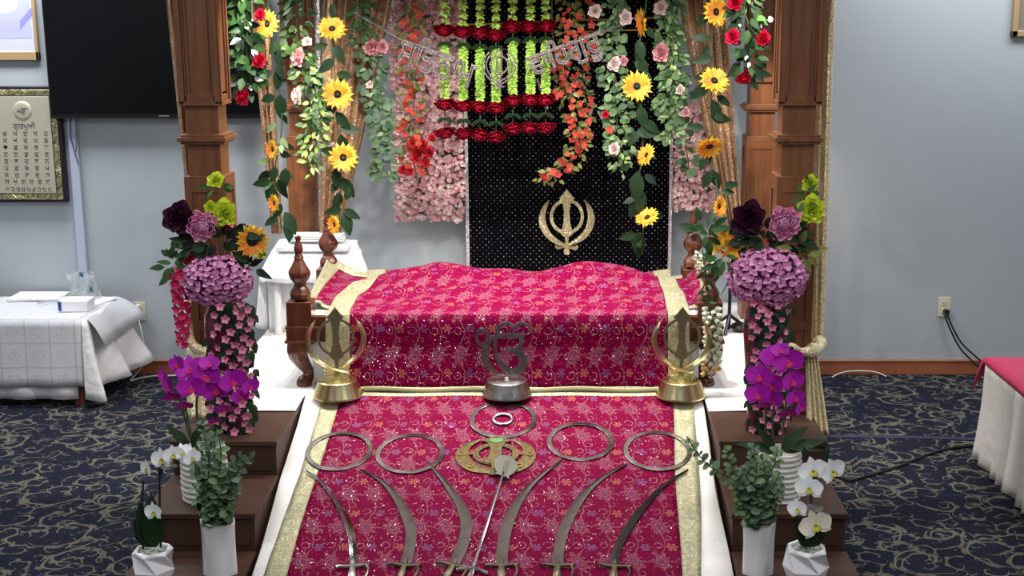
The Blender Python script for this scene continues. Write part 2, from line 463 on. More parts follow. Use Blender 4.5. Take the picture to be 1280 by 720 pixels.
def mk_plate():
    m = MM('plate_metal'); v = m.coord('Object')
    n = m.noise(v, 3.0, 2, .5)
    m.set('Base Color', m.mix(n.outputs[0], lin((182, 178, 158)), lin((206, 202, 180)))); m.set('Metallic', .4); m.set('Roughness', .45)
    m.bump(m.noise(v, 160, 2).outputs[0], .2, .002)
mk_plate()
m = simple('plate_rim', (205, 196, 142), .25, .9); m.bump(m.noise(m.coord('Object'), 14, 2, .5, 1.5).outputs[0], .8, .02)
simple('ink', (52, 50, 58), .5)
simple('dark_frame', (30, 22, 40), .4)
simple('gilt_frame', (176, 152, 112), .4, .3)
simple('art_white', (188, 190, 222), .6)
simple('art_lav', (168, 164, 226), .6); simple('art_blue', (132, 128, 200), .6); simple('art_pale', (168, 170, 214), .6)
simple('art_brown', (120, 112, 100), .6)
# -- plants
def plant(name, c, c2, rough=.5, tr=.15, vein=None):
    m = simple(name, c, rough, var=c2); m.set('Specular IOR Level', .22)
    if tr: m.set('Subsurface Weight', tr); m.set('Subsurface Scale', .02)
    return m
plant('leaf_dark', (14, 30, 18), (36, 60, 34), .5, 0)
plant('leaf_green', (36, 72, 36), (76, 112, 58), .45, .1)
plant('leaf_pale', (62, 92, 60), (144, 172, 120), .5, .1)
plant('leaf_lime', (150, 190, 90), (206, 226, 150), .5, .1)
plant('leaf_euc', (64, 90, 62), (112, 140, 96), .55, .05)
plant('leaf_euc_grey', (70, 92, 76), (102, 126, 100), .55, .05)
plant('leaf_white', (205, 220, 200), (240, 244, 236), .5, .1)
plant('leaf_olive', (84, 96, 44), (142, 140, 76), .5, .1)
simple('stem_green', (62, 78, 44), .6); simple('stem_dark', (28, 26, 20), .6); simple('stem_brown', (80, 62, 48), .6)
plant('sun_yellow', (248, 206, 44), (252, 232, 96), .5, .1)
plant('sun_orange', (236, 122, 42), (250, 182, 62), .5, .1)
simple('sun_disc', (38, 28, 18), .8, bump=(160, .8)); simple('sun_disc_green', (92, 112, 70), .8)
plant('rose_red', (176, 8, 44), (212, 26, 66), .5, .1)
plant('carn_red', (140, 4, 34), (188, 14, 52), .7, 0)
plant('rose_plum', (44, 14, 36), (74, 26, 50), .5, 0)
plant('rose_pink', (206, 140, 150), (236, 178, 184), .5, .1)
plant('rose_blush', (226, 200, 196), (244, 226, 222), .5, .1)
plant('rose_lime', (196, 214, 42), (222, 236, 80), .5, .1)
plant('peony_pink', (240, 156, 202), (252, 204, 230), .5, .1)
plant('peony_deep', (190, 50, 110), (222, 90, 140), .5, .1)
plant('hyd_mauve', (204, 116, 174), (246, 188, 224), .6, .05)
plant('hyd_core', (96, 44, 78), (110, 52, 90), .8, 0)
plant('hyd_pink', (236, 162, 178), (255, 242, 234), .6, .05)
plant('blossom_pink', (196, 92, 136), (232, 150, 178), .5, .1)
plant('blossom_core', (150, 30, 80), (190, 60, 100), .5, 0)
plant('orchid_magenta', (150, 10, 150), (186, 40, 180), .45, .1)
plant('orchid_lip', (200, 30, 90), (220, 60, 120), .45, 0)
plant('orchid_white', (236, 234, 238), (246, 246, 246), .45, .1)
plant('orchid_cream', (226, 218, 196), (238, 230, 208), .45, .1)
plant('lip_yellow', (226, 210, 80), (120, 140, 60), .5, 0)
plant('bloom_orange', (214, 104, 78), (188, 56, 54), .5, .1)
plant('bloom_crimson', (176, 22, 40), (214, 56, 66), .5, .1)
plant('fuchsia', (196, 26, 84), (222, 56, 110), .5, .1)
plant('lime_strand', (176, 216, 92), (206, 236, 128), .6, .05)
simple('bead_gold', (176, 140, 70), .3, .8)
plant('bud_white', (206, 216, 188), (232, 234, 214), .5, .1)
plant('bud_orange', (196, 140, 90), (222, 190, 130), .5, .1)
# ---------------------------------------------------------------- the setting
XL, XR, YB, YF, ZC = -4.8, 4.6, 7.52, -1.8, 3.1
def struct(name, mb, m, **k): return tag(mb.build(name, m, **k), kind='structure')
struct('floor', MB().box(XL, XR, YF, YB, -.1, 0), 'carpet')
struct('wall_back', MB().box(XL-.1, XR+.1, YB, YB+.1, 0, ZC), 'wall_paint')
struct('wall_left', MB().box(XL-.1, XL, YF, YB, 0, ZC), 'wall_paint')
struct('wall_right', MB().box(XR, XR+.1, YF, YB, 0, ZC), 'wall_paint')
struct('wall_front', MB().box(XL-.1, XR+.1, YF-.1, YF, 0, ZC), 'wall_paint')
struct('ceiling', MB().box(XL-.1, XR+.1, YF-.1, YB+.1, ZC, ZC+.1), 'ceiling_white')
bb = MB().box(XL, XR, YB-.016, YB, 0, .078).box(XL, XR, YB-.022, YB, .078, .092)
struct('baseboard_back', bb, 'base_wood', bevel=.004)
p0, p1 = A(97, 150, 7.5), A(112, 400, 7.5)
xw = p1.x-.015
rw = MB().box(xw-.028, xw+.028, 7.494, YB-.001, .093, ZC-.005)
struct('trim_1', rw, 'raceway', bevel=.006)

# ---------------------------------------------------------------- platform, steps, ramp
PX0, PX1, RX0, RX1 = -1.572, 1.08, -1.13, .63
pl = MB().box(PX0, PX1, R0, 7.47, 0, .445)
tag(pl.build('platform', 'step_wood', bevel=.004), 'low wide wooden platform under the white sheet carrying the cot and canopy', 'platform')
def steps(x0, x1, label):
    t = thing('corner_steps', label, 'steps', ((x0+x1)/2, 4.9, 0))
    for (ya, yb, z) in ((5.0, R0-.003, .445), (4.59, 5.0, .30), (4.19, 4.59, .15)):
        s = MB().box(x0+.006, x1-.006, ya+.012, yb, 0, z-.022).box(x0, x1, ya, yb, z-.022, z)
        s.box(x0+.03, x1-.03, ya+.008, ya+.012, .02 if z < .2 else z-.13, z-.026)
        s.build('step', 'step_wood', t, bevel=.003)
steps(PX0, RX0-.012, 'three brown wooden steps at the left of the red runner holding plants')
steps(RX1+.012, PX1, 'three brown wooden steps at the right of the red runner holding plants')
yr1 = R0-.445/RS
rp = MB(); rp.add([(x, y, z) for x in (RX0, RX1) for (y, z) in ((R0-.002, 0), (R0-.002, .44), (yr1, 0))],
                  [(0, 1, 2), (5, 4, 3), (0, 3, 4, 1), (1, 4, 5, 2), (2, 5, 3, 0)])
tag(rp.build('ramp_board', 'step_wood'), 'sloping board between the two flights of steps under the white sheet', 'board')
# white sheet: platform top + runner down the ramp, soft edges
ws = MB()
def sheet_strip(x0, x1, prof, nx, sag=0.0, edge=0.0):
    P = []
    for (y, z) in prof:
        row = []
        for j in range(nx+1):
            u = j/nx; x = x0+(x1-x0)*u
            dz = .0025*sin(9*x+5*y)*sin(7*y-3*x)+.0015*sin(23*y+11*x)
            if edge: x += edge*(sin(3.1*y+u*2)+.5*sin(7.3*y))*(1 if u > .99 else (1 if u < .01 else 0))
            row.append((x, y, z+dz))
        P.append(row)
    return P
P1 = sheet_strip(PX0+.004, PX1-.004, [(7.46-i*(7.46-R0)/24, .452) for i in range(25)], 40)
ws.grid(P1)
for (a, b) in ((PX0+.004, RX0-.012), (RX1+.012, PX1-.004)):
    ws.grid(sheet_strip(a, b, [(R0-i*.215/4, .452) for i in range(5)], 8))
prof = [(R0-i*(R0-yr1-.02)/30, rampz(R0-i*(R0-yr1-.02)/30)+.006) for i in range(31)]
PR = sheet_strip(RX0+.002, RX1-.002, prof, 24, edge=.006)
for r in PR:                             # rolled side edges
    l, q = V(r[0]), V(r[-1])
    r.insert(0, tuple(l+V((-.006, 0, -.02)))); r.append(tuple(q+V((.006, 0, -.02))))
ws.grid(PR)
tag(ws.build('white_sheet', 'white_sheet', solid=.006, sharp=180), 'plain white sheet spread over the platform and down the sloping board', 'sheet')

# ---------------------------------------------------------------- canopy with four pillars
xf0, xf1 = A(263, 250, 5.45).x, A(992, 250, 5.45).x
xb0, xb1 = A(383, 250, 7.1).x, A(948, 250, 7.1).x
YPF, YPB, ZT = 5.46, 7.12, 2.50
can = thing('canopy_frame', 'carved brown wooden canopy frame with four panelled pillars rising around the red covered cot', 'canopy', ((xf0+xf1)/2, 6.3, .45))
def pillar(x, y):
    b = MB(); W = .166
    def blk(w, z0, z1): b.box(x-w/2, x+w/2, y-w/2, y+w/2, z0, z1)
    blk(W-.03, .45, ZT); blk(W-.012, 1.78, ZT)                # core, upper body
    blk(W-.010, .63, 1.455); blk(W+.004, .456, .60); blk(W+.016, .60, .615); blk(W-.004, .615, .63)
    blk(W+.004, 1.455, 1.468)
    blk(W+.012, 1.600, 1.612); blk(W+.034, 1.612, 1.630); blk(W+.012, 1.630, 1.640)
    for i, (dx, dy) in enumerate(((0, -1), (0, 1), (-1, 0), (1, 0))):
        def strip(u0, u1, z0, z1, d):                          # raised piece on one face
            h = W/2-.016
            if dx: b.box(x+dx*(h) if dx > 0 else x-h-d, x+h+d if dx > 0 else x-h, y+u0, y+u1, z0, z1)
            else: d -= .0007; u0 *= .995; u1 *= .995; b.box(x+u0, x+u1, y+dy*h if dy > 0 else y-h-d, y+h+d if dy > 0 else y-h, z0, z1)
        for s in (-1, 1):
            for (a, c, d) in ((.062, .083, .018), (.054, .062, .012), (.040, .046, .013)):
                lo, hi = (a, c) if s > 0 else (-c, -a); strip(lo, hi, 1.765, ZT, d+.004)
            for (z0, z1) in ((.64, 1.455),):
                for (a, c, d) in ((.056, .085, .018), (.047, .056, .010)):
                    lo, hi = (a, c) if s > 0 else (-c, -a); strip(lo, hi, z0, z1, d)
        strip(-.083, .083, 1.758, 1.776, .022); strip(-.062, .062, 1.776, 1.80, .016); strip(-.05, .05, 1.80, 1.812, .010)
        for (z0, z1) in ((1.40, 1.455), (.64, .68), (.81, .85)):
            strip(-.06, .06, z0, z1, .018)
        for (z0, z1) in ((1.39, 1.40), (.85, .862), (.80, .81), (.68, .69)): strip(-.05, .05, z0, z1, .010)
    return b.build('pillar', 'pillar_wood', can, bevel=.002, smooth=False)
for (x, y) in ((xf0, YPF), (xf1, YPF), (xb0, YPB), (xb1, YPB)): pillar(x, y)
for (a, b_) in (((xf0, YPF), (xf1, YPF)), ((xb0, YPB), (xb1, YPB)), ((xf0, YPF), (xb0, YPB)), ((xf1, YPF), (xb1, YPB))):
    p, q = V((*a, 0)), V((*b_, 0)); d = (q-p); L = d.length; T = M.Translation(p) @ M.Rotation(atan2(d.y, d.x), 4, 'Z')
    MB().box(-.09, L+.09, -.07, .07, ZT, ZT+.16, T).box(-.11, L+.11, -.095, .095, ZT+.13, ZT+.17, T).build('canopy_beam', 'pillar_wood', can, bevel=.004)
for k in range(5):                       # rails under the beams that the garlands are tied to
    y = 5.9+k*.25; f = (y-YPF)/(YPB-YPF)
    MB().tube([(xf0+(xb0-xf0)*f, y, ZT+.06), (xf1+(xb1-xf1)*f, y, ZT+.06)], .012, 8).build('cross_rail', 'pillar_wood', can)
ZH = ZT+.05                              # where hanging things start

# ---------------------------------------------------------------- cot
BX0, BX1, BY0, BY1 = -1.235, .735, 5.70, 6.56
bed = thing('cot', 'dark carved wooden cot with turned corner finials under the red embroidered cover', 'bed', (-.25, 6.1, .45))
def finial_prof():
    return [(.028, 0), (.058, .012), (.060, .035), (.050, .055), (.036, .07), (.033, .085), (.040, .095), (.056, .112), (.064, .135), (.062, .148), (.050, .165), (.034, .19), (.026, .205),
            (.030, .212), (.024, .222), (.019, .235), (.026, .252), (.024, .27), (.015, .29), (.013, .30), (.017, .308), (.017, .318), (0, .326)]
for (sx, x) in ((-1, BX0+.06), (1, BX1-.06)):
    for (sy, y) in ((-1, BY0+.06), (1, BY1-.06)):
        b = MB().box(x-.056, x+.056, y-.056, y+.056, .745, .855).box(x-.064, x+.064, y-.064, y+.064, .735, .745)
        b.box(x-.060, x+.060, y-.060, y+.060, .678, .735).box(x-.068, x+.068, y-.068, y+.068, .668, .680)
        # cabriole leg: S curved, knee pushed out to the corner
        d = V((sx, sy*1.0, 0)).normalized()
        cp = cr([(-.006, .675, .052), (.020, .645, .055), (.026, .61, .047), (.004, .565, .035), (-.022, .525, .027), (-.024, .492, .027), (-.002, .468, .038), (.0, .4545, .034)], 18)
        pts = [V((x, y, 0))+d*c.x+V((0, 0, c.y)) for c in cp]
        b.tube(pts, [c.z for c in cp], 10)
        b.build('leg', 'bed_wood', bed, bevel=.003)
        f = MB().lathe([(r*.8, z*.92+.855) for r, z in finial_prof()], 10, M.Translation((x, y, 0)))
        f.build('finial', 'bed_wood', bed, sharp=25)
for y in (BY0+.03, BY1-.03):
    MB().box(BX0+.11, BX1-.11, y-.022, y+.022, .672, .735).box(BX0+.11, BX1-.11, y-.03, y+.03, .735, .745).box(BX0+.11, BX1-.11, y-.018, y+.02, .745, .79).build('rail', 'bed_wood', bed, bevel=.003)
for x in (BX0+.03, BX1-.03):
    MB().box(x-.022, x+.022, BY0+.11, BY1-.11, .672, .735).box(x-.03, x+.03, BY0+.11, BY1-.11, .735, .745).box(x-.018, x+.02, BY0+.11, BY1-.11, .745, .79).build('rail', 'bed_wood', bed, bevel=.003)
MB().box(BX0+.05, BX1-.05, BY0+.055, BY1-.055, .70, .745).build('slat_base', 'bed_wood', bed)
mt = MB().box(BX0+.06, BX1-.06, BY0+.056, BY1-.056, .746, .784)
tag(mt.build('mattress', 'white_cotton', bevel=.02), 'thin white mattress lying on the cot under the covers', 'mattress')
P = []
for i in range(9):
    z = .72-.265*i/8
    P.append([(BX0+.10+(BX1-BX0-.2)*j/90, BY0+.075+.010*sin(j*.9)+.03*(i/8)*sin(j*.37+1)-.02*i/8, z) for j in range(91)])
tag(MB().grid(P).build('bed_skirt', 'white_cotton', solid=.004, sharp=180), 'white cloth hanging down under the rail of the cot', 'cloth')

# under cover with raised ends (gold bordered red cloth below the big cover)
def uvgrid_split(P, test, name_a, mat_a, name_b, mat_b, parent, extra=None):
    uv = dist_uv(P); a = MB(); b = MB()
    a.grid(P, uv, lambda i, j: test(i, j)); b.grid(P, uv, lambda i, j: not test(i, j))
    for mb in (a, b):                    # drop unused verts
        used = sorted({k for f in mb.f for k in f}); ix = {k: n for n, k in enumerate(used)}
        mb.v = [mb.v[k] for k in used]; mb.f = [tuple(ix[k] for k in f) for f in mb.f]
    oa = a.build(name_a, mat_a, parent, sharp=180, solid=.004, recalc=False)
    ob = b.build(name_b, mat_b, oa if parent is None else parent, sharp=180, solid=.005, recalc=False)
    return oa, ob
uc = thing('under_cover', 'gold bordered red cloth lying across the mattress, its two raised ends showing', 'cloth', (-.25, 6.2, .80))
Y3, Y4, Y5 = 5.86, 6.15, 6.42
rows = [
    [A(383, 379, Y3), A(398, 378, Y3), V((A(425, 380, Y3).x, Y3, .788)), V((-.4, Y3, .787)), V((A(845, 380, Y3).x, Y3, .788)), A(872, 374, Y3), A(877, 375, Y3)],
    [A(392, 358, Y4), A(412, 359, Y4), A(446, 362, Y4), V((-.4, Y4, .787)), A(832, 362, Y4), A(868, 357, Y4), A(880, 350, Y4)],
    [A(406, 330, Y5), A(428, 345, Y5), A(460, 350, Y5), V((-.4, Y5, .787)), A(830, 352, Y5), A(862, 344, Y5), A(880, 328, Y5)],
    [A(410, 318, 6.5), A(440, 336, 6.5), A(475, 343, 6.5), V((-.4, 6.5, .787)), A(828, 346, 6.5), A(856, 338, 6.5), A(884, 318, 6.5)]]
P = net(rows, 61, 19)
uvgrid_split(P, lambda i, j: i < 14 and ((7 <= j <= 53)) and i >= 1, 'cloth_field', 'red_brocade', 'cloth_border', 'gold_brocade', uc)

# big embroidered cover
Yc = 6.27
def crow(rows_y):                        # the crest line, by its silhouette
    return [A(x, y, Yc) for x, y in rows_y]
front = lambda row, Y: [A(407, row, Y), A(437, row, Y), A(490, row, Y), A(545, row, Y), A(600, row, Y), A(650, row, Y), A(700, row, Y), A(745, row, Y), A(790, row, Y), A(835, row, Y), A(862, row, Y)]
mid_x = [424, 450, 503, 556, 606, 652, 698, 742, 786, 829, 855]
crest = [(448, 350), (474, 346), (520, 335), (555, 331), (605, 337), (652, 341), (697, 336), (742, 330), (785, 337), (821, 345), (843, 347)]
fr0, fr1, fr2 = front(487, 5.632), front(440, 5.655), front(399, 5.668)
for r in (fr0,):
    for k, p in enumerate(r): p.y += .008*sin(k*1.9)
rows = [fr0, fr1, fr2, [p+V((0, .03, .014)) for p in front(394, 5.69)],
        [A(x, 368+(-3 if 2 < k < 9 else 0)+2*sin(k*1.3), 5.98) for k, x in enumerate(mid_x)], crow(crest),
        [V((p.x, 6.43, p.z-.035)) for p in crow(crest)], [V((p.x, 6.53, .83)) for p in crow(crest)]]
P = net(rows, 121, 61)
nu = 121
for i, r in enumerate(P):
    for j, p in enumerate(r):
        t = i/60
        if t > .42: p.z += .006*sin(p.x*21+p.y*9)+.005*sin(p.x*13-p.y*23)
        else: p.y += .004*sin(p.x*24)*(1-t)
def flare(j): return 12 <= j < 108
cv = thing('bed_cover', 'large red embroidered cover with gold side borders draped over the cot, humped at the back', 'cover', (-.25, 6.0, .455))
uvgrid_split(P, lambda i, j: 12 <= j < 108 and i >= 1, 'cover_field', 'red_brocade', 'cover_border', 'gold_brocade', cv)

# runner cloth on the ramp
rc = thing('runner_cloth', 'red embroidered runner with gold borders lying down the slope in front of the cot', 'cloth', (-.25, 4.9, .2))
def edgeX(y):                            # outer and inner edges follow the photo
    t = (5.55-y)/(5.55-4.43)
    return (-1.055-.018*t+.006*sin(4*y), -.978-.016*t+.004*sin(5*y), .498-.055*t+.004*sin(6*y), .60-.085*t+.008*sin(4*y+1))
P = []
ys = [5.625, 5.618, 5.60, 5.575, 5.55]+[5.55-.04*k for k in range(1, 36)]
for i, y in enumerate(ys):
    o0, i0, i1, o1 = edgeX(y)
    xs = [o0+(i0-o0)*k/4 for k in range(4)]+[i0+(i1-i0)*k/60 for k in range(60)]+[i1+(o1-i1)*k/4 for k in range(5)]
    z = rampz(y)+.014
    if i == 0: z -= .004
    P.append([V((x, y, z+.002*sin(13*x+3*y)*sin(11*y)+(.0025*sin(31*y) if k < 4 or k > 63 else 0))) for k, x in enumerate(xs)])
uvgrid_split(P, lambda i, j: 4 <= j < 64 and i >= 3, 'runner_field', 'red_brocade', 'runner_border', 'gold_brocade', rc)
tp = MB().tube([A(x, 490+1.2*sin(x*.05), 5.612)+V((0, 0, .012)) for x in range(455, 826, 10)], .011, 8, flat=1.0)
tp.build('gold_edge', 'gold_brocade', rc)
# ---------------------------------------------------------------- emblems
def arc(cx, cy, rx, ry, a0, a1, n=12): return [(cx+rx*cos(radians(a0+(a1-a0)*i/n)), cy+ry*sin(radians(a0+(a1-a0)*i/n))) for i in range(n+1)]
SWORD = [(0, 1.28), (.20, 1.02), (.30, .93), (.17, .80), (.11, .40), (.12, .0), (.19, -.28), (.25, -.42), (.17, -.52), (.07, -.58), (.06, -.82), (.08, -.95), (.10, -1.10), (.12, -1.20), (.07, -1.28)]
SWORD = SWORD+[(-x, y) for x, y in SWORD[:0:-1]]
KIR = cr([(-.68, .86, .012), (-.86, .55, .085), (-.95, .2, .125), (-.90, -.15, .135), (-.72, -.48, .12), (-.44, -.72, .10), (-.10, -.90, .065), (.16, -.98, .05), (.34, -1.02, .06), (.42, -.92, .05)], 36)
def khanda(parent, T, th, mats, ring_w=.10, kw=1.0, ridge=.03):
    mk = lambda: MB()
    a = mk().prism(SWORD, -th/2, th/2, T)
    a.build('double_edged_sword', mats, parent, bevel=0)
    mk().band((0, .22, 0), .60, ring_w, th*.8, T, sy=1.05).build('ring', mats, parent)
    for s in (1, -1):
        S = T @ M.Diagonal((s, 1, 1, 1)) @ M.Translation((0, 0, s*th*.55))
        mk().ribbon([(p.x, p.y) for p in KIR], [p.z*kw for p in KIR], th*.9, S, ridge=ridge).build('curved_sword', mats, parent)
def upright(p, s, yaw=0): return M.Translation(p) @ M.Rotation(yaw, 4, 'Z') @ M.Rotation(pi/2, 4, 'X') @ M.Diagonal((s, s, s, 1))

# black rhinestone backdrop with its emblem
YP = 7.36
x0, x1 = A(584, 250, YP).x, A(838, 250, YP).x
bp = thing('backdrop_panel', 'tall black velvet panel dotted with rhinestones standing behind the cot', 'panel', ((x0+x1)/2, YP, .46))
MB().box(x0+.008, x1-.008, YP, YP+.03, .4585, 2.30).build('velvet_board', 'rhinestone_velvet', bp)
for x in (x0, x1): MB().box(x-.009, x+.009, YP-.012, YP+.032, .458, 2.32).build('edge_trim', 'silver_glitter', bp)
MB().box(x0, x1, YP-.012, YP+.032, 2.30, 2.32).build('edge_trim', 'silver_glitter', bp)
c = A(708.5, 278, YP-.03); s = (A(742, 278, YP).x-A(675, 278, YP).x)/2/1.04
kh = thing('gold_emblem', 'glittering gold emblem of a sword, ring and two curved blades on the black panel', 'emblem', c)
khanda(kh, upright(c+V((0, .012, 0)), s), .14, 'gold_glitter', .12, ridge=.05)

# emblem stands in front of the cot
def stand_base(parent, p, r0, r1, h, m):
    MB().lathe([(r0, 0), (r0, .004), (r0*.985, .010), (r1*1.02, h-.012), (r1, h-.004), (r1*.93, h), (r1*.5, h+.002), (0, h+.002)], 40, M.Translation(p)).build('stand_base', m, parent)
def kstand(px, label, yaw):
    p = AZ(px, 499, .455); p.y += .03
    p = AZ(px, 494, .462)
    t = thing('emblem_stand', label, 'ornament', p)
    stand_base(t, p, .112, .086, .074, 'gold_metal')
    sc = .128
    c = p+V((0, 0, .074+sc*1.28+.002))
    khanda(t, upright(c, sc, yaw), .16, 'gold_metal', .075, kw=.72, ridge=.04)
    MB().tube([p+V((-.05, 0, .076)), p+V((-.05, 0, .094)), p+V((.05, 0, .094)), p+V((.05, 0, .076))], .006, 8).build('foot_bar', 'gold_metal', t)
    return t
kstand(422.5, 'shiny gold emblem on a round gold base at the left front corner of the cot', .18)
kstand(851, 'shiny gold emblem on a round gold base at the right front corner of the cot', -.12)
p = AZ(634, 493, .467)
ek = thing('script_symbol_stand', 'silver sacred script symbol standing on a round silver base before the cot', 'ornament', p)
stand_base(ek, p, .110, .088, .070, 'steel')
def zp(x, y): return ((x-325)/655*100/1.0, (535-y)/720*110)      # symbol traced in picture pixels
pxs = pxm(5.53, .6)
T = upright(p+V((0, 0, .078)), pxs) @ M.Translation((0, 0, 0))
e = MB()
def rb(pts, w):
    q = cr([(*zp(a, b), c) for (a, b), c in zip(pts, w)], 40)
    e.ribbon([(k.x, k.y) for k in q], [k.z*.153 for k in q], 3.2, T, ridge=.4)
e.band((*zp(125, 192), 0), 7.2, 3.4, 3.2, T, sy=1.32)
rb([(185, 195), (160, 265), (142, 330), (150, 395), (185, 450), (240, 492), (305, 515)], [20, 26, 30, 28, 22, 14, 3])
rb([(528, 155), (505, 100), (450, 75), (405, 92), (385, 112)], [3, 10, 13, 12, 7])
rb([(385, 112), (362, 84), (310, 74), (262, 110), (238, 180), (228, 260), (240, 345), (280, 420), (335, 478)], [7, 12, 15, 17, 16, 14, 15, 22, 30])
rb([(300, 460), (370, 495), (430, 468), (462, 410), (445, 345), (400, 312), (355, 302), (318, 302)], [20, 34, 36, 36, 34, 26, 18, 10])
rb([(398, 305), (432, 268), (448, 225), (446, 185)], [24, 20, 18, 20])
rb([(190, 190), (300, 180), (400, 175), (470, 175)], [12, 18, 19, 17])
e.build('script_symbol', 'steel', ek, sharp=40)
MB().lathe([(.018, 0), (.014, .01), (.010, .014)], 16, M.Translation(p+V((0, 0, .071)))).build('collar', 'steel', ek)

# ---------------------------------------------------------------- weapons and rings on the runner
RAMPQ = M(((1, 0, 0, 0), (0, RN.z, RN.y, 0), (0, -RN.y, RN.z, 0), (0, 0, 0, 1)))    # x along X, y up the slope, z = normal
def onramp(px, py, e=.020): return M.Translation(AR(px, py, e)) @ RAMPQ
LOC = lambda T: T.translation.copy()
def ring_thing(px, py, wpx, label, rx=0):
    T = onramp(px, py, .021); R = wpx*pxm(T.translation.y, T.translation.z)/2
    b = MB().band((0, 0, 0), R-.010, .020, .005, T @ M.Rotation(rx, 4, 'Z'), n=64)
    return tag(b.build('steel_ring', 'ring_steel', bevel=.0015), label, 'ring', 'flat steel rings on the red runner')
ring_thing(424, 563.5, 84, 'flat steel ring overlapping the left gold border of the red runner')
ring_thing(512.5, 566.5, 86, 'flat steel ring second from the left on the red runner')
ring_thing(629, 524, 84, 'flat steel ring in front of the silver script symbol with a bracelet inside')
ring_thing(725.5, 551.5, 84, 'flat steel ring second from the right, above a curved blade')
ring_thing(822, 563, 86, 'flat steel ring overlapping the right gold border of the red runner')
T = onramp(628.5, 524, .024)
tag(MB().ring((0, 0, 0), .040, .0065, T, 40, 8).build('bracelet', 'steel'), 'small rounded steel bracelet lying inside the topmost flat ring', 'bracelet')
T = onramp(619.5, 571, .020)
fk = thing('engraved_emblem', 'flat engraved antique gold emblem lying in the middle of the red runner', 'emblem', LOC(T))
k = 50*pxm(5.15, .35)*1.0
TK = T @ M.Diagonal((k, k, k, 1))
fat = [(x*1.25, .12+(y-.12)*.66) for x, y in SWORD]
MB().prism(fat, -.02, .045, TK).build('double_edged_sword', 'antique_gold', fk)
MB().band((0, .1, .01), .50, .15, .04, TK, sy=.82).build('ring', 'antique_gold', fk)
for s in (1, -1):
    KB = cr([(-.42, .72, .02), (-.74, .45, .11), (-.84, .10, .16), (-.74, -.25, .18), (-.48, -.50, .16), (-.12, -.62, .10), (.10, -.66, .05)], 30)
    MB().ribbon([(p.x, p.y) for p in KB], [p.z for p in KB], .04, TK @ M.Diagonal((s, 1, 1, 1)) @ M.Translation((0, 0, .004*s)), ridge=.01).build('curved_sword', 'antique_gold', fk)
    for (x, y) in ((-.85, .08), (-.60, -.42)):
        MB().band((x*s, y, .035), .075, .03, .02, TK, n=20).build('rosette', 'bead_gold', fk)
    MB().box(min(s*.56, s*.76), max(s*.56, s*.76), .06, .11, -.01, .03, TK).build('tie_bar', 'antique_gold', fk)
MB().prism([(-.14, .72), (.14, .72), (.18, .62), (0, .52), (-.18, .62)], .045, .06, TK).build('enamel_patch', 'green_enamel', fk)
for i in range(22):
    a = 2*pi*i/22
    if abs(cos(a)) > .3: MB().ball((.50*cos(a), .1+.41*sin(a), .034), .022, 6, TK, sz=.4).build('stud', 'ink', fk)

def sword(path, wpx, label, mat='blade_steel', narrow=1.0):
    q = cr([(*AR(x, y, .022),) for x, y in path], 40)
    q = [V(p) for p in q]
    Ti = RAMPQ.to_3x3().transposed(); o = q[-1]
    l2 = [Ti @ (p-o) for p in q]
    T = M.Translation(o) @ RAMPQ
    t = thing('curved_sword', label, 'sword', o, 'curved swords laid on the red runner')
    w0 = wpx*pxm(4.9, .25)/2
    wid = [w0*min(1, .10+1.9*(i/39))*(1 if i < 30 else 1.0) for i in range(40)]
    MB().ribbon([(p.x, p.y) for p in l2], wid, .005, T, ridge=.0025 if narrow == 1 else .006).build('blade', mat, t, sharp=20)
    d = (l2[-1]-l2[-5]).normalized(); n = V((-d.y, d.x, 0)); Z = V((0, 0, 1))
    hl = lambda a, b, c=0: d*a+n*b+Z*(c+.004)
    g = MB()
    g.tube([hl(.012, -.062, .004), hl(.004, -.05, .002), hl(.006, -.025), hl(.010, 0), hl(.006, .025), hl(.004, .05, .002), hl(.012, .062, .004)], [.009, .006, .008, .012, .008, .006, .009], 8, T=T, flat=.8)
    g.tube([hl(-.035, 0), hl(-.02, 0), hl(.01, 0)], [.004, .008, .010], 8, T=T, flat=.7)
    g.build('crossguard', 'brushed_bronze' if mat == 'blade_steel' else 'steel', t)
    MB().tube([hl(.012, 0), hl(.04, 0), hl(.065, 0), hl(.09, 0), hl(.105, 0)], [.011, .014, .017, .013, .010], 10, T=T, flat=.8).build('grip', 'brushed_bronze' if mat == 'blade_steel' else 'steel', t)
    PT = T @ M.Translation(hl(.112, 0)) @ M.Rotation(atan2(d.y, d.x)+pi, 4, 'Z') @ M.Rotation(-pi/2+.25, 4, 'Y')
    MB().lathe([(0, -.003), (.024, -.003), (.034, .002), (.024, .006), (.008, .012), (.004, .022), (0, .024)], 20, PT).build('disc_pommel', 'brushed_bronze' if mat == 'blade_steel' else 'steel', t)
    MB().tube([hl(.008, .05, .002), hl(.03, .058, .004), hl(.065, .055, .006), hl(.095, .04, .006), hl(.110, .02, .004)], .0045, 8, T=T).build('knuckle_guard', 'brushed_bronze' if mat == 'blade_steel' else 'steel', t)
    return t
sword([(381, 588), (400, 601), (422, 629), (437, 662), (441.5, 690), (441, 707)], 9, 'slim bright curved sword, leftmost on the red runner', 'polished_steel', 2)
sword([(452, 587), (480, 604), (500, 629), (513, 660), (512, 686), (506, 706)], 13, 'curved sword second from the left, its tip below the second ring', 'blade_steel')
sword([(534, 577), (556, 603), (576, 632), (583, 658), (577, 685), (567, 706)], 14, 'broad curved sword just left of the silver mace', 'blade_steel')
sword([(702, 575), (667, 603), (644, 634), (633, 661), (628, 688), (627, 706)], 14, 'broad curved sword just right of the silver mace', 'blade_steel')
sword([(784, 580), (750, 600), (724, 626), (706, 660), (699, 686), (697, 706)], 13, 'curved sword second from the right, its tip between two rings', 'blade_steel')
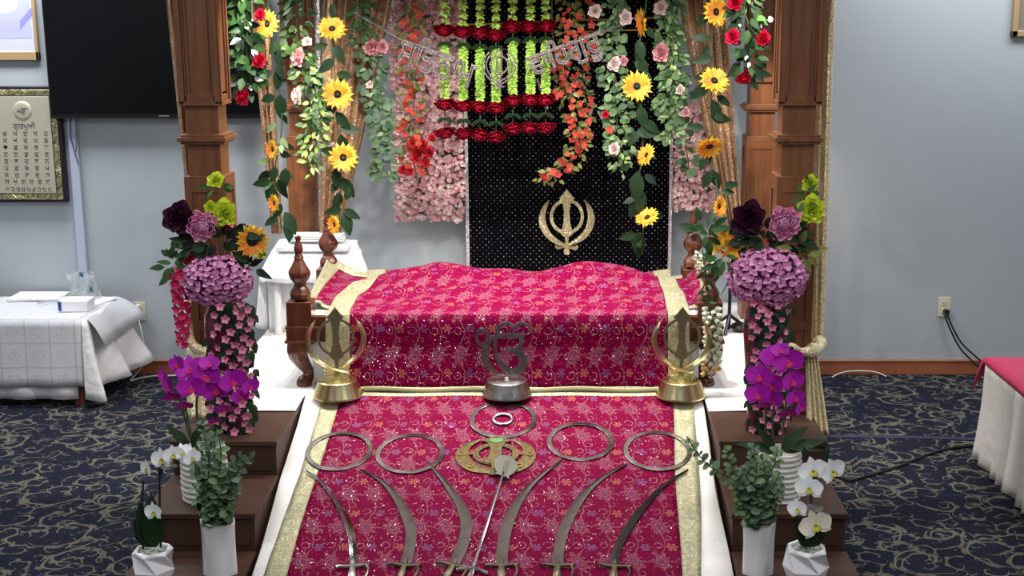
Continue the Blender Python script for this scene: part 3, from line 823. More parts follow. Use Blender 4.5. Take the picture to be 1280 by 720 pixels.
sword([(860, 588), (832, 605), (805, 633), (784, 662), (771, 688), (768, 707)], 10, 'slim grooved curved sword, rightmost on the red runner', 'blade_steel', 2)

# flanged mace lying over the flat emblem
a, b = AR(633, 578, .045), AR(591, 712, .026)
ms = thing('flanged_mace', 'silver mace with a winged head lying over the flat gold emblem, shaft towards the viewer', 'mace', b)
MB().tube([a, a+(b-a)*.2, b], [.0055, .006, .007], 10).build('shaft', 'polished_steel', ms)
d = (b-a).normalized(); hx = d.cross(RN).normalized(); hn = hx.cross(d)
pxh = pxm(5.1, .35)
for kf in range(4):
    ang = pi/4+kf*pi/2 - .5
    dirv = (hx*cos(ang)+hn*sin(ang))
    if kf == 3 or kf == 2: pass
    out = [(0, -.035), (.012, -.045), (.040, -.020), (.052, .012), (.040, .055), (.026, .078), (.030, .098), (.016, .088), (.004, .092)]
    F = MB(); side = d.cross(dirv).normalized()
    vs = [a+d*y+dirv*x+side*sg*.0022 for sg in (-1, 1) for (x, y) in out]
    n = len(out)
    F.add(vs, [tuple(range(n)), tuple(range(2*n-1, n-1, -1))]+[(i, (i+1) % n, n+(i+1) % n, n+i) for i in range(n)])
    # keep the lower wings above the cloth
    for i, p in enumerate(F.v):
        h = (p-AR(619, 571, .030)).dot(RN)
        if h < 0: F.v[i] = p-RN*h
    F.build('wing', 'mace_steel', ms, smooth=False)
g = MB().tube([b+hx*.06+d*.012, b+hx*.03, b-d*.004, b-hx*.03, b-hx*.06+d*.012], [.009, .007, .012, .007, .009], 8)
g.build('crossguard', 'polished_steel', ms)
MB().tube([b, b+d*.04, b+d*.09], [.010, .014, .010], 10).build('grip', 'polished_steel', ms)
MB().ball(b+d*.10, .018, 12).build('pommel', 'polished_steel', ms)
# ---------------------------------------------------------------- flower heads (unit diameter, facing +Z)
FM = {}
def Rz(a): return M.Rotation(a, 4, 'Z')
def Ry(a): return M.Rotation(a, 4, 'Y')
def Tr(*p): return M.Translation(p)
def fmesh(kind, *mats, seed=0):
    key = (kind, mats, seed)
    if key in FM: return FM[key]
    r = random.Random(hash(kind) % 7 + seed*13 + len(kind)); b = MB()
    if kind == 'rose':
        N = 26
        for k in range(N):
            t = k/N; a = k*2.4+r.random()*.3
            T = Rz(a) @ Tr(.015+.15*t, 0, .18*(1-t)-.12) @ Ry(-radians(86-66*t**1.15+r.uniform(-5, 5)))
            b.petal(T, .24+.16*t, .22+.26*t, cup=.16, curl=-.25*t, nu=5, nv=4)
        b.ball((0, 0, -.12), .17, 10, sz=.7)
    elif kind == 'peony':
        N = 64
        for k in range(N):
            t = k/N; a = k*2.4
            T = Rz(a) @ Tr(.02+.22*t, 0, .20*(1-t**1.5)-.14) @ Ry(-radians(92-62*t+r.uniform(-9, 9)))
            b.petal(T, .20+.12*t, .16+.14*t, cup=.30, curl=.22, nu=4, nv=3, ruf=.012)
        b.ball((0, 0, -.08), .26, 12, sz=.7)
    elif kind == 'sunflower':              # mats: outer yellow, inner orange, calyx
        for ly, (n, L, W, el, mi) in enumerate(((16, .38, .17, 8, 0), (15, .34, .16, 20, 0), (17, .35, .13, 24, 1))):
            for k in range(n):
                a = 2*pi*(k+.5*ly)/n+r.uniform(-.08, .08)
                b.petal(Rz(a) @ Tr(.12, 0, .01*ly) @ Ry(-radians(el+r.uniform(-8, 8))), L*r.uniform(.9, 1.08), W, cup=.1, curl=-.12, nu=4, nv=2, point=.8, mi=mi)
        for k in range(9): b.petal(Rz(k*.7) @ Tr(.05, 0, -.03) @ Ry(radians(6)), .18, .10, nu=3, nv=2, point=1, mi=2)
    elif kind == 'disc':
        b.lathe([(0, .055), (.05, .052), (.09, .06), (.125, .05), (.135, .02), (.12, -.02), (0, -.03)], 20)
        b.lathe([(0, .062), (.03, .062), (.045, .05)], 12, mi=1)
    elif kind == 'daisy':
        for k in range(14): b.petal(Rz(k*2*pi/14) @ Tr(.06, 0, 0) @ Ry(-radians(r.uniform(10, 30))), .42, .13, nu=3, nv=2, point=.4)
        b.ball((0, 0, .03), .08, 8)
    elif kind == 'lily':
        for k in range(7): b.petal(Rz(k*.9) @ Ry(-radians(r.uniform(15, 60))), .55, .2, nu=5, nv=2, point=.9, curl=-.25, mi=k % 2)
    elif kind == 'ball':                   # hydrangea: unit radius ball of four petalled florets
        N = 210
        for k in range(N):
            z = 1-1.75*(k+.5)/N; q = sqrt(max(0, 1-z*z)); a = k*2.39996
            d = V((q*cos(a), q*sin(a), z)); T = face(d*r.uniform(.86, 1.0), d+V((r.uniform(-.3, .3), r.uniform(-.3, .3), r.uniform(-.3, .3))), .31, r.random()*6)
            b.ball(T @ V((0, 0, .02)), .022, 5, mi=1)
            for j in range(4): b.petal(T @ Rz(j*pi/2) @ Tr(.03, 0, 0) @ Ry(-radians(r.uniform(5, 40))), .50, .52, cup=.2, curl=.1, nu=2, nv=2)
        b.ball((0, 0, 0), .80, 14, mi=1)
    elif kind == 'orchid':                 # mats: petals, lip
        for a in (90, 215, 325): b.petal(Rz(radians(a)) @ Tr(.03, 0, 0) @ Ry(-radians(8)), .46, .30, cup=.06, curl=-.06, nu=5, nv=3, point=.35)
        for a in (12, 168): b.petal(Rz(radians(a)) @ Tr(.02, 0, .02) @ Ry(-radians(10)), .50, .58, cup=.05, curl=-.05, nu=5, nv=4)
        for a in (235, 270, 305): b.petal(Rz(radians(a)) @ Tr(.01, 0, .04) @ Ry(-radians(45)), .19, .13, cup=.2, curl=-.5, nu=3, nv=2, mi=1)
        b.ball((0, 0, .06), .05, 8, mi=1)
    elif kind == 'blossom':                # mats: petals, core
        for k in range(5): b.petal(Rz(k*2*pi/5) @ Tr(.03, 0, 0) @ Ry(-radians(r.uniform(8, 38))), .47, .38, cup=.14, curl=-.12, nu=4, nv=2)
        b.ball((0, 0, .05), .08, 6, mi=1)
    elif kind == 'carnation':              # tassel like frilled head, open side +Z
        for k in range(90):
            t = k/90; a = k*2.4
            b.petal(Rz(a) @ Tr(.05*t, 0, 0) @ Ry(-radians(90-88*t**.8+r.uniform(-8, 8))), .50, .26, cup=.15, nu=3, nv=3, ruf=.05)
    elif kind == 'bud':
        for k in range(7): b.petal(Rz(k*2.4) @ Tr(.05, 0, -.3) @ Ry(-radians(72-k*3)), .6, .46, cup=.3, curl=.25, nu=3, nv=2)
    FM[key] = b.mesh(kind, list(mats), sharp=180, recalc=False)
    return FM[key]
FK = {'sun': ('sunflower', ('sunflower', 'sun_yellow', 'sun_orange', 'leaf_dark')), 'red': ('red_rose', ('rose', 'rose_red')), 'plum': ('plum_rose', ('rose', 'rose_plum')),
      'pink': ('pink_rose', ('rose', 'rose_pink')), 'blush': ('white_rose', ('rose', 'rose_blush')), 'lime': ('lime_rose', ('rose', 'rose_lime')), 'limebud': ('lime_bud', ('bud', 'rose_lime')),
      'peony': ('peony', ('peony', 'peony_pink')), 'peonyd': ('pink_bud', ('bud', 'peony_deep')), 'hyd': ('hydrangea', ('ball', 'hyd_mauve', 'hyd_core')), 'omag': ('orchid_bloom', ('orchid', 'orchid_magenta', 'orchid_lip')),
      'owh': ('orchid_bloom', ('orchid', 'orchid_white', 'lip_yellow')), 'ocr': ('orchid_bloom', ('orchid', 'orchid_cream', 'lip_yellow')), 'blos': ('blossom', ('blossom', 'blossom_pink', 'blossom_core')),
      'orange': ('orange_blossom', ('blossom', 'bloom_orange', 'leaf_olive')), 'crim': ('crimson_bloom', ('rose', 'bloom_crimson')), 'dkpink': ('dark_pink_bloom', ('peony', 'bloom_crimson')),
      'daisy': ('white_flower', ('daisy', 'orchid_white')), 'lily': ('yellow_lily', ('lily', 'sun_orange', 'sun_yellow')), 'fuch': ('fuchsia_bloom', ('blossom', 'fuchsia', 'blossom_core')),
      'carn': ('carnation', ('carnation', 'carn_red'))}
DIRS = {'F': (0, -1, .12), 'L': (-.72, -.7, .05), 'R': (.72, -.7, .05), 'D': (.1, -.75, -.6), 'U': (0, -.5, .85), 'l': (-.45, -.9, .1), 'r': (.45, -.9, .1), 'u': (.1, -.8, .55), 'B': (.75, -.25, -.5), 'E': (-.96, -.2, -.1)}
def flower(parent, k, p, diam, d='F', seed=0, sz=None, big=None):
    nm, spec = FK[k]; dv = V(DIRS[d]) if isinstance(d, str) else V(d)
    f = inst(nm, fmesh(*spec, seed=seed), face(p, dv, diam if not sz else (diam, diam*sz[0], diam*sz[1]), rnd.uniform(0, .4)), parent)
    if k == 'sun': inst('flower_disc', fmesh('disc', 'sun_disc', 'sun_disc_green'), None, f).scale = (big or .55,)*3
    return f
def path_at(pts, t):
    L = [(pts[i+1]-pts[i]).length for i in range(len(pts)-1)]; tot = sum(L); s = t*tot
    for i, l in enumerate(L):
        if s <= l or i == len(L)-1: return pts[i].lerp(pts[i+1], min(1, s/max(l, 1e-6))), (pts[i+1]-pts[i]).normalized()
        s -= l
def scatter_leaves(b, pts, n, size, spread, kind, r, t0=0, t1=1, hang=.5, yspread=None, mi=0, asp=.55):
    for k in range(n):
        t = t0+(t1-t0)*(k+r.random())/n; p, tg = path_at(pts, t)
        a = r.uniform(0, 2*pi); rad = spread*sqrt(r.random())
        o = V((cos(a)*rad, sin(a)*(yspread if yspread is not None else spread*.6)*r.random(), r.uniform(-.5, .5)*spread))
        q = p+o*.8
        d = V((o.x*1.2+r.uniform(-.4, .4)*spread, -abs(r.gauss(.25, .25))*spread, -hang*spread+r.uniform(-.6, .6)*spread))
        if d.length < 1e-5: d = V((0, 0, -1))
        nn = V((r.uniform(-.7, .7), -1, r.uniform(-.2, .8)))
        s = r.uniform(*size)
        b.leaf(q, d, nn, s, s*asp*r.uniform(.85, 1.15) if kind != 'round' else s*.92, kind, bend=r.uniform(0, .25), mi=mi)
def garland(name, label, cat, line, Y, sets, flowers, stem='stem_green', group=None, extra=None, up=True, Yb=None):
    """line: picture points from top to bottom; sets: (material, part name, n, (smin, smax), spread px, kind, t0, t1)"""
    pts = [A(x, y, Y if Yb is None else Y+(Yb-Y)*i/(len(line)-1)) for i, (x, y) in enumerate(line)]
    if up: pts.insert(0, V((pts[0].x+.01, pts[0].y, ZH)))
    t = thing(name, label, cat, pts[0], group)
    q = cr(pts, 8*len(pts)); px = pxm(Y, 1.8); r = random.Random(len(label)*7+int(line[0][0]))
    MB().tube(q, .0035, 6).build('stem', stem, t)
    z0 = q[0].z; L = sum((q[i+1]-q[i]).length for i in range(len(q)-1))
    for (m, nm, n, size, spx, kind, a, c) in sets:
        b = MB(); ta = a; 
        if up:                              # t runs over the part in the picture, plus the bit above the frame
            f = (pts[1]-pts[0]).length/L; ta = f+(1-f)*a if a > 0 else f*.35; tc = f+(1-f)*c
        else: tc = c
        scatter_leaves(b, q, n, size, spx*px, kind, r, ta, tc)
        b.build(nm, m, t, sharp=180, recalc=False)
    for fl in flowers:
        k, x, y, dp = fl[:4]; d = fl[4] if len(fl) > 4 else 'F'; dy = fl[5] if len(fl) > 5 else -.035
        flower(t, k, A(x, y, Y+dy), dp*px, d, seed=rnd.randint(0, 2))
    if extra: extra(t, q, px, r)
    return t
def vine_leaves(t, Y, items, mat='leaf_dark'):     # individually aimed big leaves: (px, py, dx, dy, len px)
    b = MB(); px = pxm(Y, 1.8); r = random.Random(len(items))
    for (x, y, dx, dy, L) in items:
        p = A(x, y, Y-.01); d = V((dx, r.uniform(-.5, .1)*abs(dx+dy)*.4, -dy)); MB().leaf(p, d, (r.uniform(-.6, .6), -1, r.uniform(0, .5)), L*px*1.08, L*px*.56, 'ovate', bend=.2).build('leaf', mat, t, sharp=180, recalc=False)

# ---------------------------------------------------------------- hanging garlands, from left to right
garland('rose_garland', 'leafy garland ending in one red rose beside the left front pillar', 'garland', [(305, 0), (303, 40), (310, 80), (305, 118)], 5.95,
        [('leaf_green', 'green_leaves', 95, (.045, .075), 17, 'ovate', 0, .86), ('leaf_white', 'white_leaves', 14, (.035, .06), 16, 'ovate', .1, .95), ('leaf_dark', 'dark_leaves', 35, (.05, .08), 15, 'ovate', .1, 1)],
        [('red', 304, 121, 24, 'l'), ('red', 325, 18, 15, 'r'), ('red', 324, 76, 20, 'R')])
t = garland('sunflower_vine', 'sunflower vine hanging over the narrow champagne drape at the left', 'garland', [(335, 0), (338, 40), (348, 95), (352, 160), (344, 215), (352, 285)], 6.4,
        [('leaf_dark', 'dark_leaves', 10, (.06, .09), 10, 'ovate', .1, 1), ('leaf_pale', 'mottled_leaves', 8, (.05, .08), 14, 'ovate', .45, .8)],
        [('sun', 334, 30, 38, 'l'), ('sun', 341, 187, 27, 'L'), ('sun', 343, 254, 26, 'L')])
vine_leaves(t, 6.4, [(343, 48, .2, 1, 22), (347, 62, .1, 1, 24), (349, 85, -.1, 1, 26), (350, 118, 0, 1, 30), (340, 228, -.3, 1, 24), (348, 224, .3, 1, 26), (352, 255, -.5, .9, 20), (356, 265, .5, 1, 30), (360, 272, .1, 1, 30), (344, 208, -.2, 1, 20), (357, 210, -.1, 1, 26), (338, 226, -.9, .2, 22)])
garland('rose_garland', 'green and white leafy garland with faded pink and white roses before the left rear post', 'garland', [(372, 0), (372, 60), (385, 100), (396, 140), (392, 175), (386, 213)], 6.75,
        [('leaf_green', 'green_leaves', 110, (.035, .06), 22, 'ovate', 0, .75), ('leaf_pale', 'pale_leaves', 110, (.03, .055), 20, 'ovate', 0, .98), ('leaf_lime', 'lime_leaves', 40, (.03, .05), 14, 'lance', .55, 1), ('leaf_dark', 'dark_leaves', 30, (.035, .05), 18, 'round', .3, .8)],
        [('pink', 373, 72, 25, 'l'), ('blush', 372, 120, 24, 'L'), ('blush', 384, 52, 14, 'u'), ('blush', 416, 184, 13, 'r')])
t = garland('sunflower_vine', 'sunflower vine of four heads hanging over the wide left drape above the cot finial', 'garland', [(413, 0), (415, 40), (418, 80), (420, 140), (426, 200), (424, 280)], 6.45,
        [('leaf_dark', 'dark_leaves', 6, (.06, .09), 10, 'ovate', .1, 1)],
        [('sun', 415, 36, 37, 'u'), ('sun', 422, 118, 42, 'F'), ('sun', 429, 197, 40, 'F'), ('sun', 418, 281, 28, 'L')])
vine_leaves(t, 6.45, [(417, 55, .5, 1, 26), (419, 75, -.8, .5, 26), (421, 92, .9, .2, 20), (421, 140, .6, .9, 26), (424, 160, 1, .1, 26), (426, 168, .2, 1, 26), (423, 190, -1, -.1, 22), (426, 190, .6, .5, 20), (420, 210, 0, 1, 26), (428, 222, .5, 1, 28), (424, 240, -.2, 1, 26), (432, 250, .4, -1, 18), (427, 262, -1, .2, 22), (430, 262, .9, .5, 22), (430, 266, .3, 1, 28), (415, 5, .1, 1, 18)])
garland('rose_garland', 'dense green leafy garland with one dusky pink rose left of the flower wall', 'garland', [(453, 0), (452, 40), (462, 70), (470, 110), (478, 165), (479, 222)], 6.85,
        [('leaf_green', 'green_leaves', 110, (.035, .055), 15, 'ovate', 0, .3), ('leaf_euc', 'round_leaves', 85, (.028, .042), 19, 'round', .28, 1), ('leaf_pale', 'pale_leaves', 90, (.02, .04), 20, 'ovate', .2, 1), ('leaf_euc_grey', 'grey_leaves', 40, (.035, .05), 20, 'round', .33, .9)],
        [('pink', 466, 60, 27, 'D'), ('pink', 478, 58, 18, 'r'), ('blush', 462, 106, 10, 'F')])
def orange_strand(n, spread, big=None, sc=1.0):
    def f(t, q, px, r):
        for k in range(n):
            s = .30+.70*(k+r.random()*.6)/n; p, _ = path_at(q, s)
            flower(t, 'orange', p+V((r.uniform(-1, 1)*spread*px, -.03-r.random()*.04, 0)), r.uniform(7.5, 12)*px*sc, (r.uniform(-.7, .7), -1, r.uniform(-.8, .5)), seed=r.randint(0, 2))
        if big:
            for (k, x, y, d) in big: flower(t, k, A(x, y, q[0].y-.05), d*px, (r.uniform(-.5, .5), -1, r.uniform(-.2, .4)), seed=r.randint(0, 1))
    return f
garland('blossom_garland', 'orange red blossom garland ending in a crimson cluster on the left flower wall', 'garland', [(516, 0), (510, 60), (518, 120), (512, 165), (520, 218)], 6.95,
        [('leaf_olive', 'olive_leaves', 190, (.022, .042), 17, 'ovate', 0, 1)], [], extra=orange_strand(46, 13, [('crim', 516, 178, 16), ('crim', 528, 182, 18), ('crim', 536, 190, 16), ('crim', 520, 196, 18), ('crim', 532, 203, 15), ('dkpink', 524, 186, 24), ('crim', 504, 212, 14), ('crim', 512, 214, 13), ('crim', 540, 172, 12)]))

# toran: two hangings of lime strands with rows of carnations
def toran(name, label, xs, tops, rows, Y=6.75):
    t = thing(name, label, 'garland', A(sum(xs)/len(xs), 30, Y)); px = pxm(Y, 1.9); r = random.Random(int(xs[0]))
    for i, x in enumerate(xs):
        dy = tops(x)
        MB().tube([V((A(x, 0, Y).x, Y, ZH)), A(x, 60+dy, Y), A(x, 170+dy, Y)], .003, 6).build('string', 'stem_green', t)
        b = MB(); g = MB()
        for k in range(14):                  # small lime tufts and beads above the first red row
            c = A(x, 30+dy-11*k, Y)
            for j in range(34):
                d = V((cos(j*2.4), sin(j*2.4), r.uniform(-.9, .7))); b.leaf(c+V((0, 0, r.uniform(-2, 2)*px)), d, (0, -.5, 1), r.uniform(5.5, 8)*px, 4*px, 'lance', bend=.1)
            g.ball(A(x, 35.5+dy-11*k, Y), 2.6*px, 8)
        b.build('lime_tufts', 'lime_strand', t, sharp=180, recalc=False); g.build('beads', 'bead_gold', t)
        b = MB(); n = 620; b.tube([A(x, rows[1]+dy, Y), A(x, rows[2]+dy, Y)], 3.2*px, 8)
        for k in range(n):
            c = A(x, rows[1]+dy+(rows[2]-rows[1])*k/n, Y); a = k*2.4
            b.leaf(c, (cos(a), sin(a), r.uniform(-.5, .5)), (0, -.6, 1), r.uniform(5.2, 7.6)*px, 4.4*px, 'lance', bend=.15)
        b.build('lime_strand', 'lime_strand', t, sharp=180, recalc=False)
        lf = MB()
        for yy in (rows[0]+11, rows[3]+14, rows[4]-9):
            for sg in (-1, 1, -.4, .5):
                lf.leaf(A(x, yy+dy, Y-.01), (sg, -.4, -.15), (0, -.4, 1), 12*px, 7*px, 'ovate', bend=.4)
        lf.build('dark_leaves', 'leaf_dark', t, sharp=180, recalc=False)
        for ri in (0, 3, 4):
            s = rows[ri]+dy+r.uniform(-1, 1)
            inst('carnation', fmesh('carnation', 'carn_red', seed=(i+ri) % 3), face(A(x+r.uniform(-1, 1), s-8, Y-.01), (r.uniform(-.1, .1), -.45, -1), (29*px, 27*px, 25*px), r.random()*6), t)
    return t
toran('door_garland', 'lime green and red carnation hanging of four strands in front of the flower wall', [556, 579, 600, 620], lambda x: (x-590)*.07, (44, 58, 124, 136, 172))
toran('door_garland', 'lime green and red carnation hanging of three strands set higher against the black panel', [641, 663, 682], lambda x: -8+(x-660)*-.02, (44, 58, 124, 136, 172), 6.73)

# beaded letter banner
bn = thing('letter_banner', 'silver beaded letters and emblem strung on two slanting rods in front of the green strands', 'banner', A(630, 80, 6.6))
def text_mesh(body, mat, T, width, outline=None, depth=0.0, height=None):
    cu = bpy.data.curves.new('txt', 'FONT'); cu.body = body; cu.size = 1; cu.align_x = 'CENTER'
    if outline: cu.fill_mode = 'NONE'; cu.bevel_depth = outline; cu.bevel_resolution = 1; cu.resolution_u = 3
    else: cu.extrude = depth; cu.resolution_u = 3
    o = bpy.data.objects.new('txt', cu); COL.objects.link(o)
    dg = bpy.context.evaluated_depsgraph_get(); me = bpy.data.meshes.new_from_object(o.evaluated_get(dg))
    vs = [v.co.copy() for v in me.vertices]; fs = [tuple(p.vertices) for p in me.polygons]
    bpy.data.objects.remove(o); bpy.data.curves.remove(cu); bpy.data.meshes.remove(me)
    b = MB()
    if not vs: return b
    x0, x1 = min(v.x for v in vs), max(v.x for v in vs); y0, y1 = min(v.y for v in vs), max(v.y for v in vs)
    s = width/(x1-x0); sy = height/(y1-y0) if height else s
    S = M.Diagonal((s, sy, s, 1)) @ M.Translation((-(x0+x1)/2, -(y0+y1)/2, 0))
    return b.add(vs, fs, T @ S)
def flat_up(p, yaw=0, roll=0): return M.Translation(p) @ M.Rotation(yaw, 4, 'Z') @ M.Rotation(pi/2, 4, 'X') @ M.Rotation(roll, 4, 'Z')
YN = 6.6; pn = pxm(YN, 1.9)
MB().tube([A(440, 14, YN+.3), A(478, 36, YN+.1), A(501, 50, YN)], .006, 6).build('cord', 'letter_glitter', bn)
MB().tube([A(752, 41, YN), A(775, 32, YN+.1), A(800, 18, YN+.3)], .006, 6).build('cord', 'letter_glitter', bn)
MB().tube([A(500, 49.5, YN), A(568, 72, YN)], .006, 6).build('rod', 'letter_glitter', bn)
MB().tube([A(661, 74, YN), A(752, 41, YN)], .006, 6).build('rod', 'letter_glitter', bn)
text_mesh('ਸਿਤਨਾਮ', None, flat_up(A(547, 75, YN), 0, -radians(19)), 100*pn, outline=.034, height=44*pn).build('lettering', 'letter_glitter', bn, sharp=60)
text_mesh('ਵਾਿਹਗੁਰੂ', None, flat_up(A(706, 68, YN), 0, radians(20)), 96*pn, outline=.034, height=46*pn).build('lettering', 'letter_glitter', bn, sharp=60)
Tk = upright(A(624, 85, YN), 20*pn)
for s in (1, -1):
    q = cr([(-.62, 1.0), (-.98, .45), (-1.0, -.1), (-.6, -.7), (0, -1.05), (.3, -1.2)], 24)
    for off in (0, .22):
        MB().tube([Tk @ V((s*p.x*(1-off), p.y*(1-off*.6)+off*.2, .05*s)) for p in q], .0042, 6).build('curved_sword', 'letter_glitter', bn)
MB().ring((0, .2, 0), .55, .18*.2+.02, Tk).build('ring', 'letter_glitter', bn)
MB().tube([Tk @ V(p+(0,)) for p in ((0, 1.2), (.2, .9), (.12, .2), (.2, -.4), (.05, -.6), (.05, -1.4), (-.05, -1.4), (-.05, -.6), (-.2, -.4), (-.12, .2), (-.2, .9), (0, 1.2))], .0042, 6).build('double_edged_sword', 'letter_glitter', bn)
tag(MB().tube([A(540, 32, 6.9), A(640, 29, 6.9), A(700, 26, 6.9), A(768, 24, 6.9), A(930, 18, 7.05)], .005, 6).tube([A(700, 41, 6.9), A(770, 38, 6.9), A(930, 34, 7.05)], .005, 6).build('support_cord', 'bead_gold'),
    'pair of tan cords stretched level across the top of the black panel', 'cord')

garland('blossom_garland', 'orange blossom garland trailing in front of the black panel right of the lime strands', 'garland', [(712, 0), (712, 50), (706, 100), (718, 150), (722, 180), (708, 205), (682, 222)], 6.85,
        [('leaf_olive', 'olive_leaves', 260, (.025, .045), 19, 'ovate', 0, 1)], [], extra=orange_strand(60, 14))
garland('blossom_garland', 'thin orange blossom strand hanging between two leafy garlands on the black panel', 'garland', [(738, 0), (736, 60), (728, 100), (736, 150), (724, 190)], 6.9,
        [('leaf_olive', 'olive_leaves', 60, (.02, .04), 9, 'ovate', 0, 1), ('leaf_pale', 'pale_leaves', 25, (.02, .035), 9, 'ovate', .2, 1)], [], extra=orange_strand(24, 8))
bs = MB()
for seg in (((672, 100), (684, 135)), ((700, 92), (722, 120)), ((716, 118), (724, 100), (742, 130)), ((742, 132), (730, 165)), ((748, 140), (764, 170)), ((768, 95), (772, 120))):
    pts = [A(x, y, 6.93) for x, y in seg]
    q = cr(pts, 14)
    for p in q: bs.ball(p, .0075, 6)
    bs.tube(q, .003, 5)
bs.tube([A(700, 92, 6.93), A(690, 40, 6.93), V((A(690, 0, 6.93).x, 6.93, ZH))], .002, 5)
tag(bs.build('bead_string', 'silver_glitter'), 'short zigzag bead strings glinting against the black panel behind the orange blossoms', 'beads')
garland('rose_garland', 'pale leafy garland with blush and white roses on the right part of the black panel', 'garland', [(768, 0), (764, 60), (768, 110), (772, 160), (779, 212)], 6.75,
        [('leaf_euc', 'round_leaves', 110, (.03, .05), 20, 'round', 0, .9), ('leaf_pale', 'pale_leaves', 180, (.028, .048), 20, 'ovate', 0, 1), ('leaf_lime', 'lime_leaves', 25, (.02, .04), 12, 'lance', .7, 1)],
        [('blush', 768, 80, 20, 'l'), ('pink', 779, 76, 14, 'r'), ('blush', 768, 186, 17, 'l'), ('blush', 782, 22, 20, 'r'), ('red', 757, 143, 10, 'F'), ('orange', 762, 162, 12, 'F'), ('blush', 744, 14, 18, 'F')])
t = garland('sunflower_vine', 'sunflower vine with one open and three sideways heads in front of the black panel', 'garland', [(808, 0), (800, 50), (795, 110), (802, 150), (803, 190), (798, 235), (806, 270), (800, 310)], 6.6,
        [('leaf_dark', 'dark_leaves', 10, (.06, .09), 9, 'ovate', .1, 1)],
        [('sun', 803, 28, 38, 'E'), ('sun', 796, 108, 41, 'F'), ('sun', 808, 194, 32, (-.75, -.5, .45)), ('sun', 809, 272, 34, (-.4, -.55, .75))])
vine_leaves(t, 6.6, [(797, 50, .3, 1, 26), (804, 55, -.3, 1, 26), (800, 72, .4, 1, 24), (793, 78, .8, .5, 20), (800, 132, .2, 1, 28), (805, 150, .7, .6, 24), (795, 165, 1, 0, 30), (800, 165, -.7, .7, 22), (796, 215, 0, 1, 36), (799, 235, .1, 1, 34), (795, 250, -.3, 1, 24), (797, 290, .1, 1, 34), (795, 292, -.9, .3, 22), (788, 205, -.8, .5, 16)])
garland('rose_garland', 'full green leafy garland with dusky pink roses along the right edge of the black panel', 'garland', [(836, 0), (838, 50), (842, 90), (836, 130), (840, 172)], 6.8,
        [('leaf_green', 'green_leaves', 140, (.032, .055), 18, 'ovate', 0, .75), ('leaf_pale', 'pale_leaves', 260, (.028, .05), 20, 'ovate', 0, 1), ('leaf_lime', 'lime_leaves', 50, (.02, .04), 14, 'ovate', .3, 1), ('leaf_euc', 'round_leaves', 40, (.035, .05), 17, 'round', .45, 1)],
        [('pink', 827, 66, 25, 'l'), ('blush', 826, 10, 20, 'l'), ('pink', 857, 140, 14, 'r'), ('blush', 850, 112, 14, 'r')])
t = garland('eucalyptus_garland', 'short trailing spray of round leaves over the right flower wall', 'garland', [(846, 60), (852, 120), (856, 170), (862, 215)], 6.95,
        [('leaf_euc', 'round_leaves', 46, (.032, .05), 14, 'round', .25, 1)], [])
t = garland('sunflower_vine', 'sunflower vine of four heads hanging over the right drape', 'garland', [(890, 0), (890, 60), (889, 140), (890, 200), (896, 240), (884, 285)], 6.45,
        [('leaf_dark', 'dark_leaves', 6, (.06, .09), 9, 'ovate', .1, 1)],
        [('sun', 895, 15, 40, 'r'), ('sun', 893, 101, 40, 'u'), ('sun', 887, 183, 40, 'D'), ('sun', 899, 258, 30, 'R')])
vine_leaves(t, 6.45, [(886, 15, -.7, .9, 22), (888, 48, -1, -.1, 22), (890, 72, -1, .2, 24), (886, 105, -.7, .6, 28), (890, 125, .4, 1, 30), (888, 145, .9, .2, 26), (880, 160, -1, -.1, 20), (888, 180, 0, 1, 22), (884, 195, -.5, 1, 20), (890, 212, .4, 1, 26), (888, 215, -.4, 1, 22), (905, 232, 1, -.1, 18), (882, 282, -1, .3, 24), (875, 276, -.2, -.8, 18), (884, 280, .5, -.9, 16), (890, 280, .2, 1, 24), (868, 286, -1, -.2, 22), (896, 120, .9, .6, 20)])
garland('rose_garland', 'leafy garland with four red roses at the inner side of the right rear post', 'garland', [(930, 0), (935, 30), (938, 60), (934, 96)], 6.3,
        [('leaf_green', 'green_leaves', 50, (.045, .07), 18, 'ovate', 0, 1), ('leaf_dark', 'dark_leaves', 60, (.05, .08), 19, 'ovate', 0, 1), ('leaf_white', 'white_leaves', 5, (.03, .04), 16, 'ovate', .2, .9)],
        [('red', 919, 3, 22, 'l'), ('red', 916, 46, 21, 'l'), ('red', 954, 48, 22, 'r'), ('red', 930, 97, 22, 'D'), ('daisy', 962, 24, 10, 'r')])
# white bud string on the right finials
def buds(t, q, px, r):
    for k in range(60):
        p, _ = path_at(q, .46+.52*k/60); a = k*2.4
        flower_k = inst('bud', fmesh('bud', 'bud_white' if k < 51 else 'bud_orange', seed=k % 3), face(p+V((cos(a)*.032, sin(a)*.032-.012, 0)), (cos(a), sin(a)-.3, -.5), .046, a), t)
    for k in range(26):
        p, _ = path_at(q, .02+.16*k/26); a = k*2.4
        inst('bud', fmesh('bud', 'bud_white', seed=k % 3), face(p+V((cos(a)*.035, sin(a)*.035-.02, 0)), (cos(a), sin(a)-.3, .2), .032, a), t)
garland('bud_garland', 'string of pale greenish white buds hanging from the right front finial of the cot', 'garland', [(878, 312), (882, 345), (887, 378), (891, 400), (890, 440), (887, 470)], 5.625,
        [('leaf_green', 'green_leaves', 14, (.025, .045), 5, 'lance', .15, .5)], [], extra=buds, up=False)
